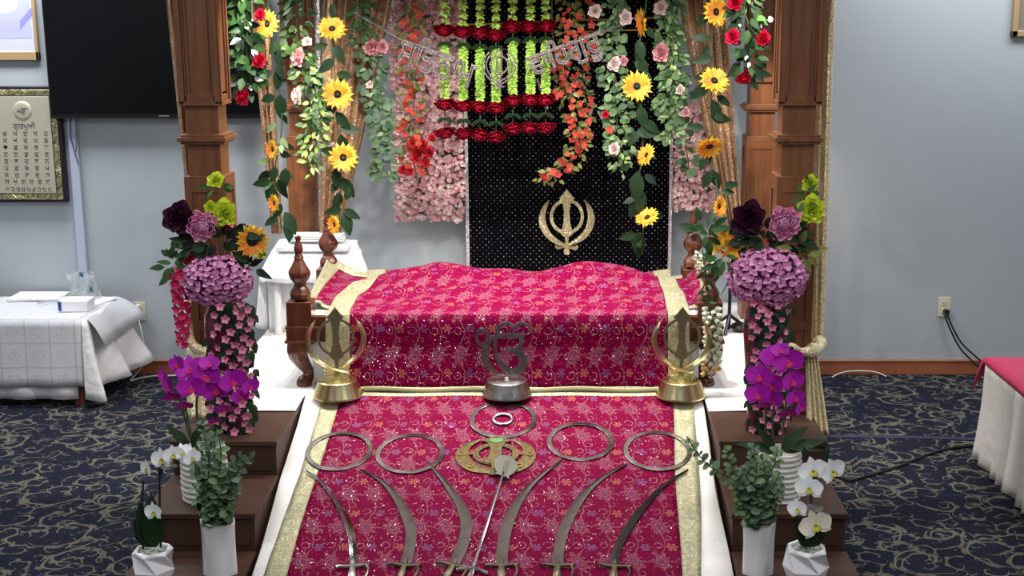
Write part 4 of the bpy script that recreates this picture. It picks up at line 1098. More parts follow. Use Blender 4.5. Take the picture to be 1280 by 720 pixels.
# ---------------------------------------------------------------- sequin drapes
def drape(label, top, bottom, nf, mat, amp=.02, parts=None, name='sequin_drape', cat='drape', sag=0, nv=14, off=0):
    """top/bottom: (px left, px right, row, Y) bundles; folds gather between them"""
    (a0, a1, ar, aY), (b0, b1, br, bY) = top, bottom
    P = []; nu = nf*8+1
    tl, tr, bl, br_ = A(a0, ar, aY), A(a1, ar, aY), A(b0, br, bY), A(b1, br, bY)
    up0, up1 = V((tl.x, tl.y, ZH)), V((tr.x, tr.y, ZH))
    for i in range(nv+1):
        t = i/nv; row = []
        for j in range(nu):
            u = j/(nu-1)
            if t < .15: s = t/.15; p = up0.lerp(up1, u).lerp(tl.lerp(tr, u), s)
            else: s = (t-.15)/.85; p = tl.lerp(tr, u).lerp(bl.lerp(br_, u), s)
            ph = u*nf*2*pi+.6*sin(3*t+off)
            row.append(p+V((.3*amp*cos(ph*1.3), amp*sin(ph)*(1-.35*t), 0)))
        P.append(row)
    return MB().grid(P)
tag(drape('', (311, 333, 0, 6.62), (339, 352, 292, 6.62), 3, '').build('sequin_drape', 'champagne_sequin', solid=.002, sharp=180), 'narrow champagne sequin drape at the left of the left rear post', 'drape')
tag(drape('', (404, 492, 0, 6.93), (398, 426, 300, 6.93), 5, '', .022).build('sequin_drape', 'champagne_sequin', solid=.002, sharp=180), 'wide champagne sequin drape gathered down the right side of the left rear post', 'drape')
tag(drape('', (393, 411, 0, 7.0), (397, 409, 298, 7.0), 2, '', .01).build('sequin_drape', 'silver_glitter', solid=.002, sharp=180), 'narrow silver sequin strip hanging between the left rear post and the wide drape', 'drape')
tag(drape('', (846, 908, 0, 6.93), (907, 928, 285, 6.93), 5, '', .022).build('sequin_drape', 'champagne_sequin', solid=.002, sharp=180), 'wide champagne sequin drape slanting down to the right rear post', 'drape')
tag(drape('', (206, 224, 0, 5.62), (238, 250, 300, 5.62), 2, '', .014).build('sequin_drape', 'champagne_sequin', solid=.002, sharp=180), 'thin gold sequin drape along the outer edge of the left front pillar', 'drape')
sd = thing('sequin_drape', 'gold sequin drape knotted round the foot of the right front pillar', 'drape', A(1020, 440, 5.5))
b = drape('', (1008, 1043, 0, 5.62), (1006, 1028, 438, 5.58), 3, '', .016, nv=18); b.build('hanging_length', 'gold_sequin', sd, solid=.002, sharp=180)
kn = A(1013, 438, 5.44)
MB().tube(cr([A(1024, 425, 5.55), A(1023, 436, 5.44), A(1008, 440, 5.35), A(990, 437, 5.345), A(968, 431, 5.35), A(958, 428, 5.44)], 24), [.022, .032, .034, .026, .022, .018]*4, 10, flat=.9).build('tied_band', 'gold_sequin', sd)
MB().ball(A(1016, 438, 5.37), .036, 12, sz=.95).build('knot', 'gold_sequin', sd)
P = []
for i in range(15):
    t = i/14; row = []
    for j in range(33):
        u = j/32; l, r_ = A(1007+3*t, 445+98*t, 5.38-.12*t), A(1022+15*t, 445+98*t, 5.38-.12*t)
        p = l.lerp(r_, u); row.append(p+V((0, .016*sin(u*4*2*pi+t), 0)))
    P.append(row)
MB().grid(P).build('tail', 'gold_sequin', sd, solid=.002, sharp=180)
sd = thing('sequin_drape', 'gold sequin sash tied low on the left front pillar behind the magenta orchid', 'drape', A(255, 440, 5.4))
xq = xf0
MB().tube(cr([V((xq-.12, 5.53, .98)), V((xq-.113, 5.40, .88)), V((xq-.09, 5.355, .76)), V((xq-.03, 5.35, .72))], 20), .022, 8).build('band', 'gold_sequin', sd)
MB().ring((xq, YPF, .70), .118, .022, n=40, m=8, sx=1, sy=1, fl=1.4).build('band', 'gold_sequin', sd)
P = []
for i in range(13):
    t = i/12
    P.append([V((xq-.12+.02*t+(.13+.0*t)*j/24, 5.34-.10*t+.012*sin(j/24*3*2*pi), .70-.235*t)) for j in range(25)])
MB().grid(P).build('tail', 'gold_sequin', sd, solid=.002, sharp=180)

# ---------------------------------------------------------------- pink flower walls
def flower_wall(label, x0, x1, y0, y1, n):
    Y = 7.40; t = thing('flower_wall', label, 'flower panel', A((x0+x1)/2, y1, Y)); a, c = A(x0, y0, Y), A(x1, y1, Y)
    ztop = a.z if y0 > 5 else 2.25
    MB().box(a.x+.02, c.x-.02, Y, YB-.003, c.z+.02, ztop).build('backing', 'leaf_pale', t)
    b = MB(); r = random.Random(n)
    for k in range(n):
        p = V((r.uniform(a.x, c.x), Y-r.uniform(.0, .045), r.uniform(c.z, ztop))); T = face(p, (r.uniform(-.6, .6), -1, r.uniform(-.5, .7)), r.uniform(.034, .05), r.random()*6)
        for j in range(4): b.petal(T @ Rz(j*pi/2) @ Ry(-radians(r.uniform(5, 40))), .5, .5, cup=.2, nu=2, nv=1)
    tag(b.build('petals', 'hyd_pink', t, sharp=180, recalc=False), kind='stuff')
flower_wall('panel of pale pink silk petals on the wall left of the black panel', 488, 582, -10, 274, 2100)
flower_wall('small panel of pale pink silk petals on the wall right of the black panel', 843, 912, 130, 262, 900)

# ---------------------------------------------------------------- tall floral arrangements on the top steps
def arrangement(label, px, Y, heads, hyd, casc, fuch=None, leaves=()):
    base = AZ(px, 538, .45); base = V((A(px, 500, Y).x, Y, .45)); q = pxm(Y, .9)
    t = thing('flower_arrangement', label, 'flower arrangement', base)
    T = M.Translation(base)
    MB().lathe([(.070, 0), (.074, .01), (.066, .05), (.070, .16), (.084, .32), (.092, .42), (.088, .48), (.072, .52), (.062, .54), (.066, .55), (.058, .545), (.05, .50), (0, .49)], 28, T).build('vase', 'burgundy_vase', t)
    top = base+V((0, 0, .54)); r = random.Random(px)
    b = MB(); lf = MB()
    for h in heads:
        p = A(h[1], h[2], Y+(h[5] if len(h) > 5 else -.04)); m = top.lerp(p, .55)+V((0, .03, .02))
        b.tube(cr([top, m, p], 10), .0035, 5)
    b.build('stem', 'stem_green', t)
    for h in heads: flower(t, h[0], A(h[1], h[2], Y+(h[5] if len(h) > 5 else -.04)), h[3]*q, h[4], seed=r.randint(0, 2), big=1.15)
    inst('hydrangea', fmesh(*FK['hyd'][1]), face(A(hyd[0], hyd[1], Y-.03), (.05, -1, .35), (hyd[2]*q/2, hyd[3]*q/2, hyd[2]*q/2*.85)), t)
    for (m_, nm, cx, cy, sx, sy, n, sz, kd) in leaves:
        lf = MB()
        for k in range(n):
            a = r.uniform(0, 2*pi); rr = sqrt(r.random()); p = A(cx+cos(a)*rr*sx, cy+sin(a)*rr*sy, Y+r.uniform(-.05, .06))
            lf.leaf(p, (cos(a)*.8+r.uniform(-.3, .3), -.35, -sin(a)*.6+r.uniform(-.5, .3)), (r.uniform(-.5, .5), -1, .5), r.uniform(*sz), r.uniform(*sz)*.5, kd, bend=.25)
        lf.build(nm, m_, t, sharp=180, recalc=False)
    # blossom curtain falling over the front of the vase
    x0, x1, y0, y1, n = casc
    lf = MB()
    for k in range(150):
        x, y = r.uniform(x0+2, x1-2), y0+(y1-y0)*k/150
        u = (x-(x0+x1)/2)/((x1-x0)/2); dep = Y-.105*sqrt(max(.15, 1-u*u))
        p = A(x, y, dep+.01); lf.leaf(p, (u*.6+r.uniform(-.3, .3), -.4, -.8), (u*.5, -1, .3), r.uniform(.035, .055), r.uniform(.022, .034), 'ovate', bend=.25)
    lf.build('cascade_leaves', 'leaf_dark', t, sharp=180, recalc=False)
    for k in range(n):
        y = y0+(y1-y0)*(k+.5*r.random())/n; x = x0+4+(x1-x0-8)*((k*.618+r.random()*.15) % 1)
        u = (x-(x0+x1)/2)/((x1-x0)/2); dep = Y-.13*sqrt(max(.12, 1-u*u))
        flower(t, 'blos', A(x, y, dep-.008), r.uniform(9.5, 14)*q, (u*.8+r.uniform(-.3, .3), -1, r.uniform(-.35, .3)), seed=r.randint(0, 2))
    if fuch:
        pts = cr([top]+[A(x, y, Y-.03) for x, y in fuch], 30)
        MB().tube(pts, .0025, 5).build('hanging_stem', 'stem_green', t)
        for k in range(40):
            p, _ = path_at(pts, .50+.5*k/40); w = (1-.6*k/40)*.032; a = k*2.4
            flower(t, 'fuch', p+V((cos(a)*w, sin(a)*w-.01, 0)), .060*(1-.35*k/40), (cos(a), sin(a)-.6, -.3), seed=k % 3)
    return t
arrangement('tall flower arrangement with a plum rose and a big sunflower before the left front pillar', 289, 5.17,
    [('plum', 224, 272, 42, 'F', -.06), ('peony', 253, 283, 46, 'F', -.06), ('lime', 281, 266, 36, 'F', -.03), ('lime', 263, 259, 17, 'F', -.05), ('lime', 270, 225, 23, 'u', 0), ('peonyd', 288, 285, 20, 'F', 0),
     ('sun', 315, 301, 45, 'r', -.04), ('lime', 327, 317, 14, 'R', .02), ('crim', 238, 325, 18, 'F', 0), ('crim', 303, 320, 22, 'F', .02)],
    (272, 351, 84, 62), (259, 319, 376, 541, 52), [(262, 320), (232, 335), (228, 365), (229, 395), (229, 432)],
    [('leaf_dark', 'dark_leaves', 275, 302, 42, 24, 80, (.05, .085), 'ovate'), ('leaf_green', 'green_leaves', 216, 330, 12, 24, 26, (.04, .06), 'ovate'), ('leaf_green', 'green_leaves', 270, 235, 12, 6, 8, (.03, .05), 'ovate'), ('leaf_dark', 'dark_leaves', 310, 335, 14, 12, 12, (.05, .07), 'ovate')])
arrangement('tall flower arrangement with a plum rose and a pink peony before the right front pillar', 954, 5.17,
    [('plum', 936, 273, 46, 'F', -.06), ('peony', 980, 279, 50, 'F', -.08), ('lime', 1014, 262, 38, 'F', -.03), ('lime', 1013, 229, 22, 'F', 0), ('peonyd', 962, 300, 26, 'F', .04), ('lily', 908, 296, 34, 'l', .02), ('lily', 916, 312, 38, 'l', 0), ('lily', 992, 316, 30, 'r', .02), ('lily', 896, 310, 26, 'L', .02)],
    (960, 346, 96, 72), (934, 990, 378, 545, 50), None,
    [('leaf_dark', 'dark_leaves', 958, 300, 44, 22, 70, (.05, .085), 'ovate'), ('leaf_olive', 'yellow_green_leaves', 1000, 318, 14, 16, 16, (.05, .07), 'lance'), ('leaf_green', 'green_leaves', 905, 320, 14, 24, 22, (.04, .07), 'lance'), ('leaf_green', 'green_leaves', 1008, 250, 9, 26, 16, (.03, .05), 'ovate'), ('leaf_green', 'green_leaves', 885, 292, 12, 12, 10, (.05, .07), 'lance')])

# magenta orchids in ribbed pots on the middle steps
def orchid_pot(label, px, Y, z, r0, h, blooms, stems, leaves, q):
    base = V((A(px, 600, Y).x, Y, z)); t = thing('potted_orchid', label, 'potted plant', base)
    prof = []
    for i in range(41):
        u = i/40; prof.append((r0*(1+.03*sin(u*pi))+.0035*sin(u*9*2*pi), u*h))
    prof += [(r0*.93, h+.003), (r0*.88, h-.004), (r0*.86, h-.03), (0, h-.03)]
    MB().lathe(prof, 36, M.Translation(base), wob=lambda q_, z_: 1+.012*sin(3*q_+z_*60)).build('ribbed_pot', 'ceramic_rib', t, sharp=60)
    tp = base+V((0, 0, h-.03)); b = MB()
    for s in stems: b.tube(cr([tp]+[A(x, y, Y-.01) for x, y in s], 18), .0045, 6)
    b.build('stem', 'stem_green', t)
    lf = MB()
    for (x, y, dx, dy, L) in leaves: MB().leaf(A(x, y, Y-.03), (dx, -.25, -dy), (0, -.6, 1), L*q, L*q*.36, 'ovate', bend=.3).build('leaf', 'leaf_dark', t, sharp=180, recalc=False)
    for k, (x, y, d, dr) in enumerate(blooms): flower(t, 'omag', A(x, y, Y-.04-.02*(k % 3)), d*q, dr, seed=k % 3)
    return t
q = pxm(4.75, .6)
orchid_pot('magenta orchid in a white ribbed pot on the left middle step', 256, 4.76, .30, .085, .20,
    [(238, 462, 40, 'u'), (257, 470, 40, 'F'), (222, 455, 26, 'l'), (212, 482, 30, 'L'), (205, 470, 24, 'L'), (240, 485, 36, 'F'), (270, 487, 38, 'F'), (290, 476, 34, 'r'), (312, 483, 26, 'R'), (215, 495, 24, 'D'), (262, 455, 26, 'u'), (231, 506, 22, 'D'), (280, 510, 26, 'D'), (300, 495, 24, 'r'), (268, 525, 20, 'D')],
    [[(240, 545), (232, 500), (240, 462)], [(250, 545), (246, 500), (262, 462), (300, 478)], [(238, 548), (225, 500), (212, 478)]],
    [(236, 560, -.4, -.8, 40), (240, 560, .3, -.9, 40), (250, 562, .8, -.5, 40), (238, 565, -.9, -.2, 34)], q)
orchid_pot('magenta orchid in a white ribbed pot on the right middle step', 974, 4.76, .30, .080, .19,
    [(966, 447, 36, 'u'), (985, 452, 40, 'F'), (950, 470, 36, 'l'), (962, 482, 36, 'F'), (990, 476, 34, 'r'), (948, 493, 34, 'l'), (964, 500, 30, 'F'), (993, 497, 28, 'r'), (1000, 510, 24, 'R'), (985, 515, 26, 'D'), (975, 438, 24, 'u'), (955, 505, 20, 'D')],
    [[(968, 560), (966, 520), (975, 470)], [(978, 560), (980, 520), (990, 470)], [(960, 560), (957, 520), (960, 480)]],
    [(965, 565, -.9, -.5, 46), (968, 566, -.4, -.9, 44), (976, 566, .5, -.9, 48), (982, 566, .9, -.6, 52), (970, 568, -.8, .1, 36), (985, 560, 1, -.2, 40)], q)

# eucalyptus in tall white vases
def spray(b, lf, p0, pts, n, r, size):
    q = cr([p0]+pts, 24); b.tube(q, .0022, 5)
    for k in range(n):
        p, tg = path_at(q, .12+.88*k/n); a = k*1.57+r.uniform(-.3, .3); sd = tg.orthogonal().normalized(); sd = M.Rotation(a, 3, tg) @ sd
        for sg in (1, -1):
            s = r.uniform(*size)*(1-.35*k/n); lf.leaf(p, sd*sg+tg*.35, tg+V((0, -.7, .3)), s, s*.9, 'round', bend=.1)
def eucalyptus(label, px, Y, z, w, h, twist, sprays):
    base = V((A(px, 690, Y).x, Y, z)); t = thing('eucalyptus_vase', label, 'potted plant', base); q = pxm(Y, .4)
    vs = []; n = 4; k = 14; b = MB(); m = 24
    prof = []
    for i in range(k+1):
        u = i/k; row = []
        for j in range(m):
            a = 2*pi*j/m; rr = w*(1-.10*u*(1-u)*4*.6)*(1+.10*cos(4*(a+twist*u)))*(.86+.14*u)
            row.append(V((rr*cos(a), rr*sin(a)*.85, u*h+(.006*sin(2*a) if i == k else 0))))
        row.append(row[0].copy()); prof.append([base+p for p in row])
    inner = [[base+(p-base)*.0+V(((p-base).x*.9, (p-base).y*.9, (p-base).z-d)) for p in prof[-1]] for d in (.0, .05)]
    b.grid(prof+inner); b.add([p for p in prof[0][:-1]], [tuple(range(m))]); b.add([p for p in inner[-1][:-1]], [tuple(range(m))])
    b.build('vase', 'ceramic_white', t, sharp=50)
    top = base+V((0, 0, h-.02)); r = random.Random(px); st = MB(); lf = MB(); lg = MB()
    for i, (path, nn) in enumerate(sprays):
        spray(st, lf if i % 3 else lg, top+V((r.uniform(-.02, .02), r.uniform(-.02, .02), 0)), [A(x, y, Y-.02+(-.03, .03, 0, -.06)[i % 4]) for x, y in path], nn, r, (.032, .050))
    st.build('stem', 'stem_green', t); lf.build('round_leaves', 'leaf_euc', t, sharp=180, recalc=False); lg.build('grey_leaves', 'leaf_euc_grey', t, sharp=180, recalc=False)
    return t
eucalyptus('eucalyptus bunch in a tall white vase at the foot of the left steps', 274, 4.40, .15, .066, .205, .5,
    [([(268, 610), (258, 560), (252, 522)], 16), ([(270, 615), (268, 570), (270, 535)], 15), ([(262, 620), (248, 590), (238, 565)], 12), ([(275, 620), (285, 590), (304, 570), (318, 578)], 13), ([(280, 625), (292, 600), (300, 585)], 10), ([(266, 625), (256, 600), (250, 570)], 13), ([(275, 620), (280, 600), (272, 560)], 12),
     ([(260, 632), (248, 615), (240, 605)], 9), ([(282, 632), (292, 620), (298, 612)], 9), ([(272, 630), (274, 612), (282, 585)], 11), ([(264, 636), (252, 634), (244, 640)], 7), ([(284, 638), (292, 634), (297, 632)], 6), ([(262, 610), (262, 560), (270, 540)], 12), ([(270, 628), (262, 606), (262, 588)], 10), ([(278, 634), (284, 620), (288, 604)], 9), ([(290, 600), (310, 575), (312, 565)], 8), ([(256, 620), (246, 600), (244, 580)], 9), ([(264, 640), (250, 628), (246, 622)], 7), ([(284, 630), (294, 606), (296, 592)], 9), ([(272, 610), (276, 570), (274, 545)], 12), ([(268, 636), (268, 620), (266, 600)], 9), ([(276, 636), (280, 626), (282, 612)], 8)])
eucalyptus('eucalyptus bunch in a tall white vase at the foot of the right steps', 948, 4.40, .15, .060, .205, -.4,
    [([(942, 610), (940, 580), (943, 552)], 14), ([(950, 615), (955, 585), (952, 570)], 13), ([(955, 615), (968, 580), (972, 558)], 14), ([(938, 620), (925, 600), (918, 590)], 11), ([(935, 615), (915, 585), (906, 556)], 13), ([(930, 610), (895, 588), (876, 572), (858, 545)], 14), ([(945, 625), (935, 600), (940, 575)], 13), ([(955, 625), (968, 605), (975, 590)], 12),
     ([(940, 636), (926, 625), (920, 618)], 9), ([(958, 636), (970, 625), (976, 618)], 9), ([(948, 630), (950, 605), (958, 585)], 12), ([(936, 640), (928, 642), (924, 640)], 6), ([(962, 642), (968, 638), (972, 640)], 6), ([(944, 632), (938, 612), (930, 598)], 10), ([(952, 634), (960, 615), (966, 600)], 10), ([(948, 640), (946, 620), (950, 600)], 9), ([(938, 630), (922, 612), (914, 604)], 10), ([(932, 640), (924, 632), (918, 628)], 7), ([(960, 632), (974, 612), (980, 604)], 9), ([(944, 610), (946, 580), (936, 560)], 12), ([(956, 636), (964, 628), (972, 622)], 8), ([(940, 626), (932, 606), (926, 580)], 11)])

# white orchids in faceted pots on the lowest steps
def white_orchid(label, px, Y, z, w, h, stems, blooms, leaves):
    base = V((A(px, 700, Y).x, Y, z)); t = thing('potted_orchid', label, 'potted plant', base); q = pxm(Y, .4); b = MB()
    n = 6; rows = []
    for (u, rr, ro) in ((0, .74, 0), (.5, 1.06, .5), (.92, .98, 0), (1, .84, .25)):
        rows.append([base+V((w*rr*cos(2*pi*(j+ro)/n+.4), w*rr*sin(2*pi*(j+ro)/n+.4), u*h)) for j in range(n)])
    vs = [p for r_ in rows for p in r_]; fs = []
    for i in range(3):
        for j in range(n):
            a_, b_, c_, d_ = i*n+j, i*n+(j+1) % n, (i+1)*n+(j+1) % n, (i+1)*n+j
            fs += [(a_, b_, d_), (b_, c_, d_)]
    k = len(vs); vs += [base+V((w*.76*cos(2*pi*(j+.25)/n+.4), w*.76*sin(2*pi*(j+.25)/n+.4), h-.004)) for j in range(n)]+[base+V((w*.74*cos(2*pi*(j+.25)/n+.4), w*.74*sin(2*pi*(j+.25)/n+.4), h-.022)) for j in range(n)]
    fs += [(3*n+j, 3*n+(j+1) % n, k+(j+1) % n, k+j) for j in range(n)]+[(k+j, k+(j+1) % n, k+n+(j+1) % n, k+n+j) for j in range(n)]+[tuple(range(n))]
    b.add(vs, fs).build('faceted_pot', 'ceramic_white', t, smooth=False, bevel=.003)
    s = MB().lathe([(w*.73, h-.03), (w*.70, h-.014), (w*.4, h-.008), (0, h-.006)], 14, M.Translation(base)); s.build('moss', 'soil_moss', t)
    top = base+V((0, 0, h-.01)); sb = MB()
    for pth in stems: sb.tube(cr([A(pth[0][0], pth[0][1], Y)]+[A(x, y, Y-.02) for x, y in pth[1:]], 16), .004, 6)
    sb.build('stem', 'stem_dark', t)
    lf = MB()
    for (x, y, dx, dy, L) in leaves: MB().leaf(A(x, y, Y-.01), (dx, -.2, -dy), (.3, -1, .4), L*q, L*q*.42, 'ovate', bend=.2).build('leaf', 'leaf_dark', t, sharp=180, recalc=False)
    for k, (kk, x, y, d, dr) in enumerate(blooms): flower(t, kk, A(x, y, Y-.03-.015*(k % 3)), d*q, dr, seed=k % 3)
    return t
white_orchid('white orchid in a faceted white pot at the outer end of the left lowest step', 191.5, 4.30, .15, .074, .140,
    [[(179, 686), (178, 640), (179, 600)], [(201, 684), (200, 640), (199, 580)], [(199, 600), (208, 575), (222, 566), (235, 570)]],
    [('owh', 203, 574, 32, 'l'), ('owh', 216, 568, 26, 'r'), ('owh', 184, 586, 26, 'L'), ('owh', 228, 565, 24, 'u'), ('owh', 240, 572, 22, 'r'), ('owh', 193, 640, 28, 'l'), ('owh', 212, 582, 20, 'D')],
    [(188, 684, -.1, -1, 60), (194, 684, .05, -1, 70), (190, 684, .25, -1, 50), (185, 684, -.3, -1, 40)])
white_orchid('white orchid in a faceted white pot on the right lowest step', 1007.5, 4.30, .15, .078, .148,
    [[(1012, 686), (1013, 640), (1015, 612), (1022, 588), (1035, 582)], [(1008, 686), (1008, 650), (1003, 630)]],
    [('owh', 1016, 588, 38, 'F'), ('owh', 1040, 589, 36, 'r'), ('owh', 1012, 610, 36, 'l'), ('owh', 1012, 636, 34, 'D'), ('owh', 998, 636, 30, 'L'), ('ocr', 1019, 656, 42, 'F')],
    [(1008, 685, -.3, -1, 44), (1012, 685, .1, -1, 56), (1016, 684, .5, -1, 34), (1030, 578, .3, -1, 18), (1008, 574, -.2, -1, 18), (1034, 580, -.2, -1, 20)])

# ---------------------------------------------------------------- cloth covered low table at the left wall
def lowtable(label, x0, x1, y0, y1, z, name='low_table', mat='base_wood'):
    t = thing(name, label, 'table', ((x0+x1)/2, (y0+y1)/2, 0))
    MB().box(x0, x1, y0, y1, z-.03, z-.004).build('tabletop', mat, t, bevel=.003)
    for x in (x0+.05, x1-.05):
        for y in (y0+.05, y1-.05): MB().box(x-.025, x+.025, y-.025, y+.025, 0, z-.03).build('leg', mat, t, bevel=.003)
    return t
TX1, TY0, TY1, TZ = -2.585, 6.86, 7.40, .50
TX0 = -4.3
lowtable('low wooden table hidden under white cloths against the left wall', TX0, TX1-.02, TY0+.02, TY1, TZ)
tc = thing('tablecloth', 'white embossed cloth over a plain white cloth draped on the low table by the wall', 'tablecloth', ((TX0+TX1)/2, 7.1, 0))
def drop(x0, x1, y, z0, z1, n, amp, f, outk=0):
    P = []
    for i in range(9):
        t = i/8
        P.append([V((x0+(x1-x0)*j/n, y-outk*t-amp*t*sin(j*f)-.004*t, z0+(z1-z0)*t)) for j in range(n+1)])
    return P
P = [[V((TX0+(TX1-TX0)*j/40, TY1-(TY1-TY0)*i/10, TZ+.002+.0015*sin(j*1.3+i))) for j in range(41)] for i in range(11)]
Pd = drop(TX0, TX1, TY0, TZ+.002, .125, 40, .006, 1.1, .012)
Pall = P+Pd[1:]; b = MB(); b.grid(Pall, dist_uv(Pall))
b.build('embossed_cloth', 'embossed_cloth', tc, solid=.003, sharp=180)
b = MB(); b.grid(drop(TX0, TX1-.06, TY0+.012, TZ-.002, .045, 60, .012, .8, .0)); b.build('under_cloth', 'white_cotton', tc, solid=.003, sharp=180)
# right end: flared folds standing out towards the wall
P = []
path = [(TX1-.005, TY0-.004), (TX1+.012, TY0+.02), (TX1+.01, TY0+.10), (TX1+.02, TY0+.22), (TX1+.012, TY0+.34), (TX1+.02, TY0+.46), (TX1+.0, TY1)]
flr = [(.0, -.03), (.10, -.06), (.03, .0), (.14, .02), (.09, .0), (.19, .03), (.15, .03)]
zb = [.055, .045, .09, .11, .10, .13, .18]
for i in range(10):
    t = i/9; P.append(cr([V((a[0]+f[0]*t**1.2, a[1]+f[1]*t, TZ+.002+(z-TZ)*t)) for a, f, z in zip(path, flr, zb)], 60))
MB().grid(P).build('side_drop', 'white_cotton', tc, solid=.003, sharp=180)
tp_ = MB(); fl = []
for i in range(6):
    t = i/5
    fl.append(cr([V((TX1-.02+(.12+.06*(y>.3))*t, TY0+.02+y+.02*t, TZ+.006-(.17 if y < .3 else .12)*t*t)) for y in (0, .12, .28, .42, .52)], 24))
MB().grid(fl).build('corner_flap', 'embossed_cloth', tc, solid=.003, sharp=180)
for k in range(4):
    c = AZ(48, 372, TZ+.006)
    b = MB().box(-.145, .145, -.105, .105, .0, .0025, M.Translation((c.x+.006*sin(k*2), c.y+.01+.005*cos(k*3), TZ+.0065+.003*k)) @ Rz(.05+.05*sin(k*1.7)))
    tag(b.build('paper_sheet', 'paper'), 'white paper sheet in the loose stack at the back of the left table', 'paper', 'loose stack of papers on the left table')
c = AZ(62, 377, TZ+.02); tag(MB().tube([c+V((-.06, -.03, 0)), c+V((0, .0, .003)), c+V((.07, .035, 0))], .006, 8).build('pen', 'paper_grey'), 'grey pen lying slanted on the paper stack', 'pen')
c = AZ(95, 390, TZ+.006); tb = thing('tissue_box', 'small white box with a blue printed end on the left table', 'box', c)
MB().box(c.x-.095, c.x+.065, c.y-.0, c.y+.12, c.z, c.z+.062).build('carton', 'paper', tb, bevel=.004)
MB().box(c.x-.0965, c.x-.078, c.y-.0015, c.y+.02, c.z+.006, c.z+.058).build('printed_end', 'blue_print', tb)
c = AZ(96, 380, TZ+.006); bagp = V((c.x+.005, c.y+.09, TZ+.008))
b = MB(); r = random.Random(4)
P = []
for i in range(15):
    t = i/14; row = []
    for j in range(33):
        a = 2*pi*(j % 32)/32; rr = (.075+.012*sin(3*a+4*t)+.008*sin(7*a-9*t))*(1-.22*t**3+.10*sin(t*9))
        row.append(bagp+V((rr*cos(a)*1.05, rr*.75*sin(a), .165*t+.01*sin(3*a)*t)))
    P.append(row)
bg = thing('plastic_bag', 'crumpled clear plastic bag standing on the left table beside the wall', 'bag', bagp)
b.grid(P).build('film', 'clear_film', bg, sharp=180)
for (m_, a0, z0, w_) in (('green_print', -2.1, .03, .035), ('teal_print', -.75, .06, .03), ('teal_print', -1.3, .15, .03)):
    g = [[bagp+V((.087*cos(a0+w_*8*(j/6-.5))*1.05, .066*sin(a0+w_*8*(j/6-.5)), z0+.028*i+.004*sin(j))) for j in range(7)] for i in range(2)]
    MB().grid(g).build('print_patch', m_, bg, solid=.001)
c = AZ(124, 377, TZ+.004); tag(MB().box(-.055, .055, -.09, .09, 0, .008, M.Translation(c) @ Rz(-.35)).build('folded_paper', 'paper', bevel=.002), 'folded white paper at the right end of the left table', 'paper')

# outlets and cords
def outlet(px, py, label, w=.07, h=.115):
    p = A(px, py, YB); t = thing('wall_outlet', label, 'outlet', (p.x, YB, p.z))
    MB().box(p.x-w/2, p.x+w/2, YB-.006, YB-.0005, p.z-h/2, p.z+h/2).build('cover_plate', 'ivory_plastic', t, bevel=.003)
    for dz in (.024, -.024):
        MB().box(p.x-.017, p.x+.017, YB-.009, YB-.006, p.z+dz-.014, p.z+dz+.014).build('socket', 'ivory_plastic', t, bevel=.003)
        MB().box(p.x-.008, p.x-.005, YB-.0095, YB-.0088, p.z+dz-.006, p.z+dz+.006).box(p.x+.005, p.x+.008, YB-.0095, YB-.0088, p.z+dz-.006, p.z+dz+.006).build('slot', 'dark_slot', t)
    return p
po = outlet(174.5, 389, 'ivory wall outlet with a white cord plugged in beside the left table')
t = thing('power_cord', 'white cord hanging from the left outlet and running along the baseboard', 'cord', po)
MB().box(po.x-.012, po.x+.010, YB-.04, YB-.009, po.z+.005, po.z+.045).build('plug', 'white_plastic', t, bevel=.004)
MB().tube(cr([po+V((0, -.04, .02)), A(173.5, 400, 7.46), A(179, 425, 7.44), A(182, 445, 7.43), A(175, 462, 7.40), V((A(163, 471, 7.35).x, 7.35, .012)), V((A(178, 471, 7.42).x, 7.42, .008)), V((A(205, 469, 7.46).x, 7.46, .008)), V((A(300, 469, 7.47).x, 7.47, .008))], 60), .0045, 6).build('cable', 'white_plastic', t)
po = outlet(1180, 383.5, 'ivory wall outlet with a black plug on the right wall section', .075, .12)
t = thing('power_cord', 'pair of black cords running from the right outlet down behind the pink table', 'cord', po)
MB().box(po.x-.006, po.x+.022, YB-.045, YB-.009, po.z-.045, po.z-.008).build('plug', 'black_plastic', t, bevel=.004)
for (k, xs) in enumerate((((1181, 394), (1188, 412), (1200, 435), (1216, 452), (1235, 470)), ((1184, 394), (1192, 412), (1203, 430), (1220, 446), (1240, 462)))):
    MB().tube(cr([po+V((.006, -.03, -.04))]+[A(x, y, 7.46-.01*k-.02*i) for i, (x, y) in enumerate(xs)], 40), .0055, 6).build('cable', 'black_plastic', t)
tag(MB().tube(cr([V((A(1040, 470, 7.44).x, 7.44, .006)), A(1055, 465, 7.47), A(1075, 463.5, 7.48), A(1095, 465, 7.47), V((A(1108, 469, 7.45).x, 7.45, .006))], 24), .003, 6).build('thin_wire', 'white_plastic'), 'thin whitish wire arching in front of the right baseboard', 'wire')
tag(MB().tube(cr([A(x, y, 7.49) for x, y in ((90, 120), (88, 165), (92, 185), (98, 206))], 16), .003, 5).tube(cr([A(x, y, 7.49) for x, y in ((92, 120), (95, 165), (95, 190))], 12), .0025, 5).build('loose_wires', 'blue_wire'), 'two thin dark blue wires dangling below the television near the wall plate', 'wire')
pts = [AZ(x, y, .008) for x, y in ((1036, 592), (1060, 600), (1080, 596), (1120, 584), (1150, 572), (1180, 562), (1225, 556), (1300, 548))]
tag(MB().tube(cr(pts, 50), .006, 6).build('floor_cable', 'black_plastic'), 'black cable snaking over the dark carpet at the right', 'cable')
pts = [AZ(x, y, .003) for x, y in ((1034, 545), (1120, 546), (1228, 549))]
b = MB()
